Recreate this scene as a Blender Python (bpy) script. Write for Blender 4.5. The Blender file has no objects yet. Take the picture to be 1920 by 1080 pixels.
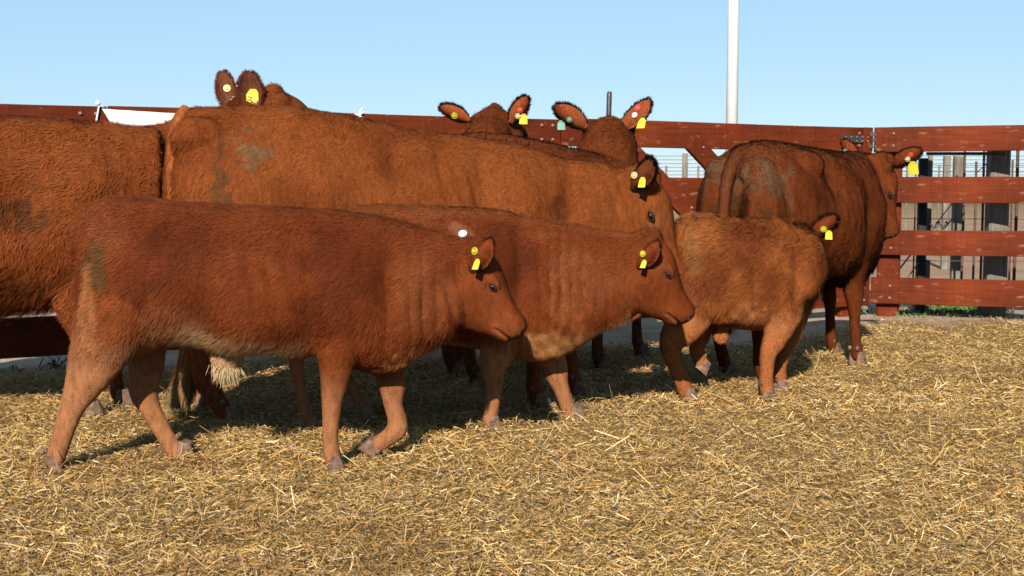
import bpy, bmesh, math, random
import numpy as np
from mathutils import Vector, Matrix
RNG = np.random.default_rng(7)
random.seed(7)
SC = bpy.context.scene
COL = SC.collection
# ------------------------------------------------------------------ camera, sky, sun, exposure
CAM_H, FPX, PITCH = 1.1, 2400.0, math.atan(195 / 2400)
cd = bpy.data.cameras.new('camera'); cam = bpy.data.objects.new('camera', cd); COL.objects.link(cam)
cam.location = (0, 0, CAM_H); cam.rotation_euler = (math.pi / 2 - PITCH, 0, 0)
cd.sensor_width = 36; cd.lens = 36 * FPX / 1920; cd.clip_end = 3000; cd.clip_start = .1
cd.dof.use_dof = True; cd.dof.focus_distance = 5.6; cd.dof.aperture_fstop = 9
SC.camera = cam
SUN_EL, SUN_AZ = math.radians(30), math.radians(190)
W = bpy.data.worlds.new('World'); SC.world = W; W.use_nodes = True
nt = W.node_tree; nt.nodes.clear()
sky = nt.nodes.new('ShaderNodeTexSky'); sky.sky_type = 'NISHITA'; sky.sun_disc = False
sky.sun_elevation = SUN_EL; sky.sun_rotation = SUN_AZ; sky.air_density = 1.0; sky.dust_density = .0; sky.ozone_density = 1.5
bg = nt.nodes.new('ShaderNodeBackground'); bg.inputs[1].default_value = .05
wo = nt.nodes.new('ShaderNodeOutputWorld')
tint = nt.nodes.new('ShaderNodeMix'); tint.data_type = 'RGBA'; tint.blend_type = 'MULTIPLY'; tint.inputs[0].default_value = 1; tint.inputs[7].default_value = (.84, .93, 1.08, 1)
even = nt.nodes.new('ShaderNodeMix'); even.data_type = 'RGBA'; even.inputs[0].default_value = .6; even.inputs[7].default_value = (4.3, 7.0, 9.4, 1)
nt.links.new(sky.outputs[0], tint.inputs[6]); nt.links.new(tint.outputs[2], even.inputs[6]); nt.links.new(even.outputs[2], bg.inputs[0]); nt.links.new(bg.outputs[0], wo.inputs[0])
sd = bpy.data.lights.new('sun', 'SUN'); sd.energy = 5.0; sd.angle = math.radians(.55); sd.color = (1, .93, .82)
sun = bpy.data.objects.new('sun', sd); COL.objects.link(sun)
tosun = Vector((math.sin(SUN_AZ) * math.cos(SUN_EL), math.cos(SUN_AZ) * math.cos(SUN_EL), math.sin(SUN_EL)))
sun.rotation_euler = tosun.to_track_quat('Z', 'Y').to_euler(); sun.location = (-3, -8, 9)
vs = SC.view_settings; vs.view_transform = 'Standard'; vs.look = 'None'; vs.gamma = 1; vs.use_curve_mapping = False; vs.exposure = 1.08
SC.cycles.max_bounces = 6; SC.cycles.diffuse_bounces = 1; SC.cycles.use_denoising = True

# ------------------------------------------------------------------ small helpers
def V(*a): return np.array(a, float)
def nrm(a):
    a = np.asarray(a, float); return a / np.maximum(np.linalg.norm(a, axis=-1, keepdims=True), 1e-9)
def ray(u, v):
    """direction of sight for a measured photograph point"""
    c, s = math.cos(PITCH), math.sin(PITCH)
    return V(u - 960, FPX * c + (540 - v) * s, -FPX * s + (540 - v) * c)
def at(u, v, Y):
    d = ray(u, v); return V(0, 0, CAM_H) + d * (Y / d[1])
def vnoise(P, f=1.0, seed=0):
    """value noise, -1..1"""
    P = np.asarray(P, float) * f + seed * 17.31; I = np.floor(P).astype(np.int64); F = P - I; F = F * F * (3 - 2 * F)
    def h(a, b, c):
        n = (a * 73856093) ^ (b * 19349663) ^ (c * 83492791); n = (n ^ (n >> 13)) * 1274126177; n = n & 0x7fffffff
        return (n % 65537) / 32768.0 - 1
    r = 0
    for dx in (0, 1):
        for dy in (0, 1):
            for dz in (0, 1):
                w = (F[..., 0] if dx else 1 - F[..., 0]) * (F[..., 1] if dy else 1 - F[..., 1]) * (F[..., 2] if dz else 1 - F[..., 2])
                r = r + w * h(I[..., 0] + dx, I[..., 1] + dy, I[..., 2] + dz)
    return r
def fbm(P, f=1.0, seed=0, o=3):
    return sum(vnoise(P, f * 2 ** i, seed + i) * .5 ** i for i in range(o)) / 1.6
def sstep(a, b, x):
    t = np.clip((x - a) / (b - a), 0, 1); return t * t * (3 - 2 * t)
def lerp(a, b, m):
    m = np.asarray(m)[..., None]; return np.asarray(a) * (1 - m) + np.asarray(b) * m
def tagit(o, label=None, cat=None, group=None, kind=None):
    if label: o['label'] = label
    if cat: o['category'] = cat
    if group: o['group'] = group
    if kind: o['kind'] = kind
    return o
def empty(name, loc, label=None, cat=None, group=None):
    o = bpy.data.objects.new(name, None); o.empty_display_size = .2; COL.objects.link(o); o.location = loc
    return tagit(o, label, cat, group)
def link(name, me, mat=None, parent=None):
    o = bpy.data.objects.new(name, me); COL.objects.link(o)
    if mat and not me.materials: me.materials.append(mat)
    if parent:
        o.parent = parent
        M = Matrix.Identity(4); p = parent
        while p: M = Matrix.LocRotScale(p.location, p.rotation_euler, p.scale) @ M; p = p.parent
        o.matrix_parent_inverse = Matrix.Identity(4)
        # meshes are written in world coordinates: move them into the parent's space
        me.transform(M.inverted())
    return o
def fastmesh(name, verts, quads=None, tris=None, smooth=False):
    me = bpy.data.meshes.new(name); verts = np.ascontiguousarray(verts, np.float32)
    q = np.zeros((0, 4), np.int32) if quads is None else np.asarray(quads, np.int32)
    t = np.zeros((0, 3), np.int32) if tris is None else np.asarray(tris, np.int32)
    me.vertices.add(len(verts)); me.vertices.foreach_set('co', verts.ravel())
    lv = np.concatenate([q.ravel(), t.ravel()]).astype(np.int32)
    me.loops.add(len(lv)); me.loops.foreach_set('vertex_index', lv)
    st = np.concatenate([np.arange(len(q)) * 4, len(q) * 4 + np.arange(len(t)) * 3]).astype(np.int32)
    me.polygons.add(len(st)); me.polygons.foreach_set('loop_start', st)
    if smooth: me.polygons.foreach_set('use_smooth', np.ones(len(st), bool))
    me.update(calc_edges=True); return me
def vattr(me, name, arr, kind='FLOAT_COLOR'):
    arr = np.asarray(arr, np.float32)
    if kind == 'FLOAT_COLOR':
        a = me.color_attributes.new(name, 'FLOAT_COLOR', 'POINT')
        if arr.shape[1] == 3: arr = np.concatenate([arr, np.ones((len(arr), 1), np.float32)], 1)
        a.data.foreach_set('color', np.ascontiguousarray(arr).ravel())
    else:
        a = me.attributes.new(name, 'FLOAT_VECTOR', 'POINT'); a.data.foreach_set('vector', np.ascontiguousarray(arr).ravel())

class Geo:
    """collects simple shapes in world coordinates"""
    def __init__(s): s.v = []; s.f = []; s.n = 0
    def add(s, v, f):
        s.v += [tuple(map(float, p)) for p in v]; s.f += [tuple(i + s.n for i in q) for q in f]; s.n += len(v); return s
    def loft(s, rings, cap=True):
        k, m = len(rings), len(rings[0]); v = [p for r in rings for p in r]
        f = [(i * m + j, i * m + (j + 1) % m, (i + 1) * m + (j + 1) % m, (i + 1) * m + j) for i in range(k - 1) for j in range(m)]
        if cap:
            v += [np.mean(rings[0], 0), np.mean(rings[-1], 0)]; a, b = k * m, k * m + 1
            f += [(a, (j + 1) % m, j) for j in range(m)] + [(b, (k - 1) * m + j, (k - 1) * m + (j + 1) % m) for j in range(m)]
        return s.add(v, f)
    def box(s, c, size, ax=None, jit=0):
        ax = np.eye(3) if ax is None else np.asarray(ax); h = np.asarray(size) / 2; c = np.asarray(c, float)
        v = [c + ax[0] * x * h[0] + ax[1] * y * h[1] + ax[2] * z * h[2] for x in (-1, 1) for y in (-1, 1) for z in (-1, 1)]
        return s.add(v, [(0, 1, 3, 2), (4, 6, 7, 5), (0, 4, 5, 1), (2, 3, 7, 6), (0, 2, 6, 4), (1, 5, 7, 3)])
    def tube(s, pts, r, n=8, cap=True):
        pts = np.asarray(pts, float); r = np.broadcast_to(r, (len(pts),)); tg = nrm(np.gradient(pts, axis=0)); rings = []
        up = V(0, 0, 1) if abs(tg[0][2]) < .9 else V(0, 1, 0)
        for p, t, q in zip(pts, tg, r):
            x = nrm(np.cross(t, up)); y = np.cross(x, t)
            rings.append([p + q * (math.cos(a) * x + math.sin(a) * y) for a in np.arange(n) * 2 * math.pi / n])
        return s.loft(rings, cap)
    def ball(s, c, r, ax=None, n=10, m=7):
        r = np.broadcast_to(r, (3,)); ax = np.eye(3) if ax is None else np.asarray(ax); rings = []
        for i in range(m):
            ph = math.pi * (i + .5) / m - math.pi / 2
            rings.append([np.asarray(c) + ax[0] * r[0] * math.cos(ph) * math.cos(a) + ax[1] * r[1] * math.cos(ph) * math.sin(a) + ax[2] * r[2] * math.sin(ph) for a in np.arange(n) * 2 * math.pi / n])
        return s.loft(rings)
    def build(s, name, mat, parent=None, smooth=False, bevel=0):
        me = bpy.data.meshes.new(name); me.from_pydata(s.v, [], s.f)
        bm = bmesh.new(); bm.from_mesh(me); bmesh.ops.recalc_face_normals(bm, faces=bm.faces)
        if bevel: bmesh.ops.bevel(bm, geom=[e for e in bm.edges], offset=bevel, segments=1, affect='EDGES')
        bm.to_mesh(me); bm.free()
        if smooth: me.polygons.foreach_set('use_smooth', np.ones(len(me.polygons), bool))
        return link(name, me, mat, parent)

# ------------------------------------------------------------------ materials
def mat(name, rough=.7, spec=.3):
    m = bpy.data.materials.new(name); m.use_nodes = True; n = m.node_tree
    b = n.nodes['Principled BSDF']; b.inputs['Roughness'].default_value = rough; b.inputs['Specular IOR Level'].default_value = spec
    return m, n, b
def nd(n, t, **k):
    x = n.nodes.new(t)
    for a, b in k.items():
        if a.startswith('i_'): x.inputs[a[2:].replace('_', ' ')].default_value = b
        else: setattr(x, a, b)
    return x
def noise_col(n, c1, c2, scale=5, detail=6, stretch=None, lo=.3, hi=.7, src='Object'):
    tc = nd(n, 'ShaderNodeTexCoord'); mp = nd(n, 'ShaderNodeMapping'); n.links.new(tc.outputs[src], mp.inputs[0])
    if stretch: mp.inputs['Scale'].default_value = stretch
    no = nd(n, 'ShaderNodeTexNoise', i_Scale=scale, i_Detail=detail); n.links.new(mp.outputs[0], no.inputs[0])
    r = nd(n, 'ShaderNodeValToRGB'); r.color_ramp.elements[0].position = lo; r.color_ramp.elements[1].position = hi
    r.color_ramp.elements[0].color = (*c1, 1); r.color_ramp.elements[1].color = (*c2, 1); n.links.new(no.outputs[0], r.inputs[0])
    return r, no, mp
def mixc(n, a, b, f, mode='MIX'):
    x = nd(n, 'ShaderNodeMix', data_type='RGBA', blend_type=mode)
    for s, i in ((f, 0), (a, 6), (b, 7)):
        if hasattr(s, 'is_output') or hasattr(s, 'links'): n.links.new(s, x.inputs[i])
        elif i == 0: x.inputs[0].default_value = s
        else: x.inputs[i].default_value = (*s, 1)
    return x.outputs[2]
def bump(n, b, h, strength=.3, dist=.01):
    x = nd(n, 'ShaderNodeBump', i_Strength=strength, i_Distance=dist); n.links.new(h, x.inputs['Height']); n.links.new(x.outputs[0], b.inputs['Normal']); return x
def plain(name, c, rough=.6, spec=.3, metal=0, var=.25, scale=30):
    m, n, b = mat(name, rough, spec); b.inputs['Metallic'].default_value = metal
    r, no, mp = noise_col(n, [x * (1 - var) for x in c], [min(1, x * (1 + var)) for x in c], scale)
    n.links.new(r.outputs[0], b.inputs['Base Color']); return m
def wood(name, c1, c2, scar, rough=.5, axis=(1.2, 18, 18), wear=.66, spec=.3):
    m, n, b = mat(name, rough, spec)
    r, no, mp = noise_col(n, c1, c2, 3, 8, axis, .25, .75)
    oi = nd(n, 'ShaderNodeObjectInfo'); mp.inputs['Location'].default_value = (0, 0, 0)
    cmb = nd(n, 'ShaderNodeCombineXYZ'); mul = nd(n, 'ShaderNodeMath', operation='MULTIPLY'); mul.inputs[1].default_value = 37
    n.links.new(oi.outputs['Random'], mul.inputs[0]); n.links.new(mul.outputs[0], cmb.inputs[0]); n.links.new(mul.outputs[0], cmb.inputs[2]); n.links.new(cmb.outputs[0], mp.inputs['Location'])
    r2, no2, _ = noise_col(n, (0, 0, 0), (1, 1, 1), 9, 9, (1, 3, 3), wear, wear + .09)
    r3, no3, _ = noise_col(n, (.62, .62, .62), (1.25, 1.25, 1.25), 2.2, 4, None, .3, .7)
    c = mixc(n, r.outputs[0], r3.outputs[0], 1.0, 'MULTIPLY')
    r5, no5, mp5 = noise_col(n, (.80, .80, .80), (1.12, 1.12, 1.12), 3, 5, (30, 1.2, 1.5), .3, .7)
    c = mixc(n, c, r5.outputs[0], .8, 'MULTIPLY')
    n.links.new(mixc(n, c, scar, r2.outputs[0]), b.inputs['Base Color'])
    bump(n, b, no.outputs[0], .35, .004); return m
M_RED = wood('red_stained_wood', (.072, .0120, .0036), (.118, .0225, .0068), (.17, .085, .05), .65, (1.2, 1.2, 16), .62, .06)
M_GREY = wood('weathered_wood', (.085, .07, .055), (.20, .17, .14), (.07, .055, .04), .85, (16, 16, 1.0), .7, .1)
M_SHADEW = plain('shaded_wood', (.014, .014, .017), .7, .2)  # shadow on one wire fence post, put into its colour as near black
M_STEEL = plain('dark_steel', (.05, .045, .045), .5, .5, .6, .6, 60)
M_GALV = plain('galvanised_steel', (.14, .135, .13), .35, .5, .8, .3)
M_RUST = plain('rusty_steel', (.065, .034, .022), .7, .3, .1, .4)
M_WHITE = plain('white_paint', (.46, .455, .44), .5, .3, 0, .04, 3)
M_CLOTH = plain('white_cloth', (.50, .51, .53), .8, .1, 0, .03, 6)
M_YEL = plain('yellow_plastic', (.44, .38, .025), .4, .4, 0, .12)
M_LYEL = plain('pale_yellow_plastic', (.55, .50, .26), .4, .4, 0, .1)
M_RTAG = plain('red_plastic', (.50, .08, .06), .4, .4, 0, .12)
M_GTAG = plain('green_plastic', (.17, .36, .29), .4, .4, 0, .12)
M_WTAG = plain('white_plastic', (.6, .6, .58), .4, .4, 0, .04)
M_INK = plain('black_ink', (.02, .02, .02), .6, .2)
M_EYE = plain('dark_eye', (.005, .003, .003), .15, .15, 0, .1)
M_LID = plain('eyelid_skin', (.035, .012, .007), .65, .1)
M_NOSE = plain('nostril_skin', (.02, .008, .006), .6, .15)
M_HOOF = plain('hoof_horn', (.115, .070, .047), .75, .12, 0, .5, 40)
M_BOLT = plain('painted_bolt', (.16, .10, .08), .6, .3)
M_WIRE = plain('wire_steel', (.10, .09, .085), .5, .4, .5)
def coat_mat(name, hair):
    m, n, b = mat(name, .7 if hair else .85, .05 if hair else .03)
    at_ = nd(n, 'ShaderNodeAttribute', attribute_name='Col')
    if hair:
        nm = nd(n, 'ShaderNodeAttribute', attribute_name='bn')
        g = nd(n, 'ShaderNodeNewGeometry')
        mx = nd(n, 'ShaderNodeMix', data_type='VECTOR'); mx.inputs[0].default_value = .28
        n.links.new(nm.outputs['Vector'], mx.inputs[4]); n.links.new(g.outputs['Normal'], mx.inputs[5])
        vn = nd(n, 'ShaderNodeVectorMath', operation='NORMALIZE'); n.links.new(mx.outputs[1], vn.inputs[0]); n.links.new(vn.outputs[0], b.inputs['Normal'])
        n.links.new(at_.outputs['Color'], b.inputs['Base Color'])
        pass
    else:
        r, no, mp = noise_col(n, (.55, .55, .55), (1.1, 1.1, 1.1), 60, 5, (1, 1, .35), .3, .7)
        n.links.new(mixc(n, at_.outputs['Color'], r.outputs[0], 1, 'MULTIPLY'), b.inputs['Base Color']); bump(n, b, no.outputs[0], .5, .006)
    return m
M_HIDE = coat_mat('hide', False); M_FUR = coat_mat('fur', True)

# ------------------------------------------------------------------ ground
def fence_y(x): return 7.5 + (x + 2.9) * .552
def straw_mask(x, y):
    b = np.interp(x, [-6, -2.6, -1, .7, 2.0, 3.0, 4.5, 8], [7.0, 7.35, 8.0, 8.5, 8.95, 10.25, 10.1, 9.8])
    P = np.stack([x, y, 0 * x], -1)
    return 1 - sstep(-.35, .35, (y - b) + .45 * fbm(P, 1.3, 5))
def ground_z(x, y):
    P = np.stack([x, y, 0 * x], -1); m = straw_mask(x, y)
    near = 1 - sstep(14, 26, y)
    return near * (m * (-.006 + .028 * fbm(P, 2.3, 1) + .015 * fbm(P, 9, 2)) + (1 - m) * (.006 * fbm(P, 2, 3) + .012 * fbm(P, 7, 4) - .004) * sstep(-.5, .5, P[..., 1] - 6))
def build_ground():
    nx, ny = 460, 520
    xs = np.linspace(-1, 1, nx); ys = 2.6 + 11.5 * np.linspace(0, 1, ny) ** 1.25
    Y, T = np.meshgrid(ys, xs, indexing='ij'); X = T * (3.4 + .45 * Y); Z = ground_z(X, Y)
    v = np.stack([X, Y, Z], -1).reshape(-1, 3)
    i = (np.arange(ny - 1)[:, None] * nx + np.arange(nx - 1)[None]).ravel(); q = np.stack([i, i + 1, i + nx + 1, i + nx], 1)
    # outer skirt to the horizon
    R = [(-2500, -200), (2500, -200), (2500, 2600), (-2500, 2600)]
    me = fastmesh('ground', v, q, smooth=True)
    vattr(me, 'mask', np.repeat(straw_mask(v[:, 0], v[:, 1])[:, None], 3, 1))
    m, n, b = mat('ground_soil', .95, .0)
    r, no, _ = noise_col(n, (.25, .175, .122), (.37, .275, .205), 1.7, 9)
    r2, no2, _ = noise_col(n, (.72, .72, .72), (1.1, 1.1, 1.1), 40, 8)
    soil = mixc(n, r.outputs[0], r2.outputs[0], 1, 'MULTIPLY')
    s1, sn, _ = noise_col(n, (.06, .036, .013), (.28, .18, .066), 130, 9, (1, 1, 1), .34, .66)
    s2, _, _ = noise_col(n, (.70, .66, .60), (1.15, 1.15, 1.15), 2.4, 6)
    st = mixc(n, s1.outputs[0], s2.outputs[0], 1, 'MULTIPLY')
    a = nd(n, 'ShaderNodeAttribute', attribute_name='mask'); n.links.new(mixc(n, soil, st, a.outputs['Fac']), b.inputs['Base Color'])
    bump(n, b, no2.outputs[0], .8, .02)
    o = link('ground', me, m); tagit(o, kind='structure')
    # the plain beyond
    g = Geo(); g.add([(-2500, -300, -.03), (2500, -300, -.03), (2500, 2600, -.03), (-2500, 2600, -.03)], [(0, 1, 2, 3)])
    m, n, b = mat('plain_soil', .95, .0)
    r, no, _ = noise_col(n, (.185, .115, .076), (.25, .160, .108), .8, 9)
    r3, _, _ = noise_col(n, (.085, .085, .035), (.16, .125, .07), .35, 8)
    tc = nd(n, 'ShaderNodeTexCoord'); sx = nd(n, 'ShaderNodeSeparateXYZ'); n.links.new(tc.outputs['Object'], sx.inputs[0])
    mr = nd(n, 'ShaderNodeMapRange'); mr.inputs[1].default_value = 40; mr.inputs[2].default_value = 75; n.links.new(sx.outputs[1], mr.inputs[0])
    n.links.new(mixc(n, r.outputs[0], r3.outputs[0], mr.outputs[0]), b.inputs['Base Color']); bump(n, b, no.outputs[0], .7, .05)
    tagit(g.build('field', m), kind='structure')
build_ground()

def ribbon_mesh(name, P, D, side, nor, L, Wd, curl, colr, mat_, parent=None):
    """many small bent blades joined: P base centre, D direction, side width direction"""
    n = len(P); L = L[:, None]; Wd = Wd[:, None]
    a = P - D * L * .5; c = P + D * L * .5; bmid = P + nor * (curl * L[:, 0])[:, None]
    v = np.stack([a - side * Wd * .5, a + side * Wd * .5, bmid - side * Wd * .5, bmid + side * Wd * .5, c - side * Wd * .5, c + side * Wd * .5], 1).reshape(-1, 3)
    i = np.arange(n)[:, None] * 6; q = np.concatenate([i + [0, 1, 3, 2], i + [2, 3, 5, 4]], 0)
    me = fastmesh(name, v, q); vattr(me, 'Col', np.repeat(colr, 6, 0)); return link(name, me, mat_, parent)
def attr_mat(name, rough, spec, tr=0):
    m, n, b = mat(name, rough, spec); a = nd(n, 'ShaderNodeAttribute', attribute_name='Col'); n.links.new(a.outputs['Color'], b.inputs['Base Color']); return m
def build_straw():
    N = 400000
    # more pieces where they show larger
    y = 3.0 + 8.6 * RNG.random(N) ** 1.35; x = (RNG.random(N) * 2 - 1) * (.6 + .45 * y)
    keep = RNG.random(N) < straw_mask(x, y) ** 1.2 * np.clip(1.25 - .06 * y, .3, 1) + .004
    x, y = x[keep], y[keep]; n = len(x)
    clump = fbm(np.stack([x, y, 0 * x], -1), 3.5, 11)
    z = ground_z(x, y) + .004 + .022 * RNG.random(n) ** 2 * (1 + clump)
    az = RNG.random(n) * 2 * math.pi; el = np.radians(RNG.normal(0, 19, n)); up = RNG.random(n) < .06; el[up] = np.radians(RNG.uniform(25, 70, up.sum()))
    D = np.stack([np.cos(az) * np.cos(el), np.sin(az) * np.cos(el), np.sin(el)], -1)
    t = nrm(np.cross(D, V(0, 0, 1))); roll = RNG.random(n) * math.pi
    nr = np.cross(t, D); side = t * np.cos(roll)[:, None] + nr * np.sin(roll)[:, None]; nor = np.cross(side, D)
    longs = RNG.random(n) < .012; L = np.clip(RNG.lognormal(-3.9, .50, n), .009, .12); L[longs] = RNG.uniform(.07, .15, longs.sum()); Wd = RNG.uniform(.0012, .0034, n) * (1 + .06 * (y - 4))
    z = z + np.abs(np.sin(el)) * L * .45
    pal = np.array([(.34, .215, .078), (.28, .165, .055), (.46, .34, .17), (.18, .098, .036), (.22, .155, .082), (.36, .20, .05), (.54, .45, .29), (.085, .048, .022)])
    w = np.array([.24, .20, .06, .19, .12, .10, .015, .10]); idx = RNG.choice(len(pal), n, p=w / w.sum())
    c = pal[idx] * V(1.12, 1.10, 1.04) * RNG.uniform(.75, 1.15, (n, 1)) * (1 + .38 * fbm(np.stack([x, y, 0 * x], -1), 1.3, 21, 4))[:, None] * (1 - V(.26, .32, .36) * sstep(.12, .5, fbm(np.stack([x, y, 0 * x], -1), 2.1, 77))[:, None])
    o = ribbon_mesh('straw', np.stack([x, y, z], -1), D, side, nor, L, Wd, RNG.normal(0, .12, n), np.clip(c, 0, .9), attr_mat('straw_stalk', .5, .35))
    tagit(o, 'loose golden straw scattered thick over the corral floor', 'straw', kind='stuff')
build_straw()

# ------------------------------------------------------------------ animals
def smooth_tab(tab, k=10, passes=2):
    """densify a table of stations and round its corners"""
    tab = np.asarray(tab, float); n = len(tab); t = np.linspace(0, n - 1, (n - 1) * k + 1)
    out = np.stack([np.interp(t, np.arange(n), tab[:, j]) for j in range(tab.shape[1])], 1)
    w = np.hanning(k + 3)[1:-1]; w /= w.sum(); h = len(w) // 2
    for _ in range(passes):
        pad = np.concatenate([2 * out[:1] - out[h:0:-1], out, 2 * out[-1:] - out[-2:-h - 2:-1]]); out = np.stack([np.convolve(pad[:, j], w, 'valid') for j in range(out.shape[1])], 1)
    return out

class Animal:
    def __init__(s, name, O, yaw, label, cat, vox=.01, hairs=50000, hair_len=.022, colour=None, **kw):
        s.O = V(*O, 0) if len(O) == 2 else V(*O); s.F = V(math.cos(yaw), math.sin(yaw), 0); s.T = V(-math.sin(yaw), math.cos(yaw), 0)
        s.name = name; s.g = Geo(); s.vox = vox; s.hairs = hairs; s.hl = hair_len; s.colour = colour; s.kw = kw; s.ears = []; s.hoofs = []; s.hx = None
        s.root = empty(name, s.O, label, cat, 'red cattle walking in the corral')
        s.extra = []; s.headaxes = None; s.lumps = []
    def loc(s, u, v, t=0):
        """measured point on the animal's own vertical plane at side offset t -> (s, t, z)"""
        d = ray(u, v); o = V(0, 0, CAM_H) - s.O; k = (t - o @ s.T) / (d @ s.T); p = o + d * k; return V(p @ s.F, t, p[2])
    def w(s, p): p = np.asarray(p, float); return s.O + p[..., :1] * s.F + p[..., 1:2] * s.T + p[..., 2:3] * V(0, 0, 1)
    def tolocal(s, P): P = P - s.O; return np.stack([P @ s.F, P @ s.T, P[:, 2]], -1)
    def torso(s, st, px=True):
        """stations: (u, vtop, vbot, halfwidth[, side]) measured, or (s, ztop, zbot, halfwidth[, side])"""
        tab = []
        for r in st:
            off = r[4] if len(r) > 4 else 0
            if px: a = s.loc(r[0], r[1], off); b = s.loc(r[0], r[2], off); tab.append((a[0], a[2], b[2], r[3], off))
            else: tab.append((r[0], r[1], r[2], r[3], off))
        tab = smooth_tab(tab, 6); n = 30; th = np.arange(n) * 2 * math.pi / n; c, sn = np.cos(th), np.sin(th); rings = []
        k = len(tab)
        for i, (x, zt, zb, w, off) in enumerate(tab):
            h = zt - zb; zc = zb + h * .47
            yy = w * np.sign(c) * np.abs(c) ** (2 / 2.25); zz = np.where(sn > 0, zc + (zt - zc) * np.abs(sn) ** (2 / 2.0), zc - (zc - zb) * np.abs(sn) ** (2 / 2.3))
            rings.append(s.w(np.stack([np.full(n, x), yy + off, zz], -1)))
        def capr(ring, d, q):
            m = ring.mean(0); return [m + (ring - m) * f + d * g for f, g in ((.9, q * .35), (.66, q * .75), (.3, q))]
        s.g.loft(capr(rings[0], -s.F, .035)[::-1] + rings + capr(rings[-1], s.F, .03))
        s.tab = tab
    def limb(s, st, px=True, n=16, lat=None):
        """stations (u, v, t, fore-aft radius, side radius) or (s, t, z, ra, rb)"""
        tab = []
        for r in st:
            p = s.loc(r[0], r[1], r[2]) if px else V(r[0], r[1], r[2]); q_ = .86 if r[3] < .060 else .95 if r[3] < .08 else 1; tab.append((*p, r[3] * q_, r[4] * q_))
        tab = smooth_tab(tab, 5, 1); P = tab[:, :3]; tg = nrm(np.gradient(P, axis=0)); L = V(0, 1, 0) if lat is None else nrm(lat); rings = []
        for p, t, ra, rb in zip(P, tg, tab[:, 3], tab[:, 4]):
            y = nrm(L - t * (L @ t)); x = np.cross(y, t); a = np.arange(n) * 2 * math.pi / n
            rings.append(s.w(p + ra * np.cos(a)[:, None] * x + rb * np.sin(a)[:, None] * y))
        s.g.loft(rings); return P
    def leg(s, st, hoof=.05, px=True, toe=None, lift=False):
        P = s.limb(st, px); f = P[-1].copy()
        s.hoofs.append((f, hoof, toe if toe is not None else V(1, 0, 0), lift))
    def fore(s, s0, t0, k=1.0, step=0.0):
        """a standing fore leg in the animal's own measures"""
        A = [(0.02, .86, .15, .07), (.0, .66, .115, .075), (0, .53, .08, .062), (step * .3, .44, .06, .052), (step * .45 + .008, .37, .056, .05), (step * .6, .28, .038, .036), (step * .85, .16, .041, .04), (step, .09, .045, .043), (step + .03, .03, .05, .048)]
        s.leg([(s0 + a * k, t0, z * k, ra * k, rb * k) for a, z, ra, rb in A], .055 * k, px=False)
    def hind(s, s0, t0, k=1.0, step=0.0):
        A = [(.02, 1.05, .19, .09), (.03, .85, .21, .12), (.05, .7, .17, .11), (-.02, .56, .10, .07), (-.10 + step * .2, .46, .066, .05), (-.10 + step * .4, .36, .046, .04), (-.08 + step * .7, .23, .040, .038), (-.075 + step, .12, .044, .042), (-.03 + step, .035, .05, .048)]
        s.leg([(s0 + a * k, t0, z * k, ra * k, rb * k) for a, z, ra, rb in A], .055 * k, px=False)
    def puthead(s, poll, fwd, L, up=None, fat=1.0, eye_open=1.0):
        """poll: local point; fwd: local direction of the face; L: poll to nose"""
        X = nrm(fwd); U = V(0, 0, 1) if up is None else nrm(up); Y = nrm(np.cross(U, X)); Z = np.cross(X, Y)
        s.hx = (np.asarray(poll, float), X, Y, Z, L)
        T = [(-.10, -.04, -.50, .13), (.03, .0, -.66, .185), (.13, .025, -.73, .215), (.25, .045, -.735, .23), (.36, .035, -.745, .235), (.48, .0, -.725, .205), (.60, -.04, -.665, .172), (.72, -.068, -.575, .155), (.82, -.07, -.49, .158), (.90, -.065, -.43, .162), (.965, -.075, -.40, .15), (1.0, -.10, -.365, .125), (1.02, -.16, -.31, .07)]
        tab = smooth_tab(T, 5, 1); n = 24; th = np.arange(n) * 2 * math.pi / n; c, sn = np.cos(th), np.sin(th); rings = []
        for x, zt, zb, w in tab:
            zc = (zt * .62 + zb * .38); w *= fat
            yy = w * np.sign(c) * np.abs(c) ** (2 / 2.5); yy = np.where(sn < 0, yy * (1 - .28 * np.abs(sn) ** 2), yy)
            zz = np.where(sn > 0, zc + (zt - zc) * np.abs(sn) ** .8, zc - (zc - zb) * np.abs(sn) ** .9)
            rings.append(s.w(s.H(np.stack([np.full(n, x), yy, zz], -1))))
        s.g.loft(rings)
        ax = [s.dirw(X), s.dirw(Y), s.dirw(Z)]
        def lump(p, r): s.g.ball(s.w(s.H(V(*p))), np.array(r) * L, ax, 14, 9)
        for q in (-1, 1):
            lump((.42, q * .168 * fat, s.kw.get('ez', -.13) + .03), (.09, .05, .055)); lump((.24, q * .125, -.33), (.18, .09, .20)); lump((.42, q * .125, -.36), (.19, .07, .16)); lump((.62, q * .10, -.22), (.16, .05, .05))
            lump((.925, q * .075, -.17), (.085, .072, .085)); lump((.80, q * .09, -.33), (.14, .07, .08))
            lump((.10, q * .17, -.09), (.09, .06, .08))
        lump((.88, 0, -.39), (.08, .10, .05)); lump((.02, 0, -.0), (.10, .08, .06))
    def H(s, p):
        p0, X, Y, Z, L = s.hx; p = np.asarray(p, float); return p0 + L * (p[..., :1] * X + p[..., 1:2] * Y + p[..., 2:3] * Z)
    def dirw(s, d): return d[0] * s.F + d[1] * s.T + V(0, 0, d[2])
    def ear(s, base, tip, open_dir, width, label=None, cup=.35, inner=None, tags=(), world=False, thick=.006, droop=0):
        """base, tip: local points; open_dir: local direction the cup faces"""
        s.ears.append((np.asarray(base, float), np.asarray(tip, float), np.asarray(open_dir, float), width, cup, tags, droop, label))
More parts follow.
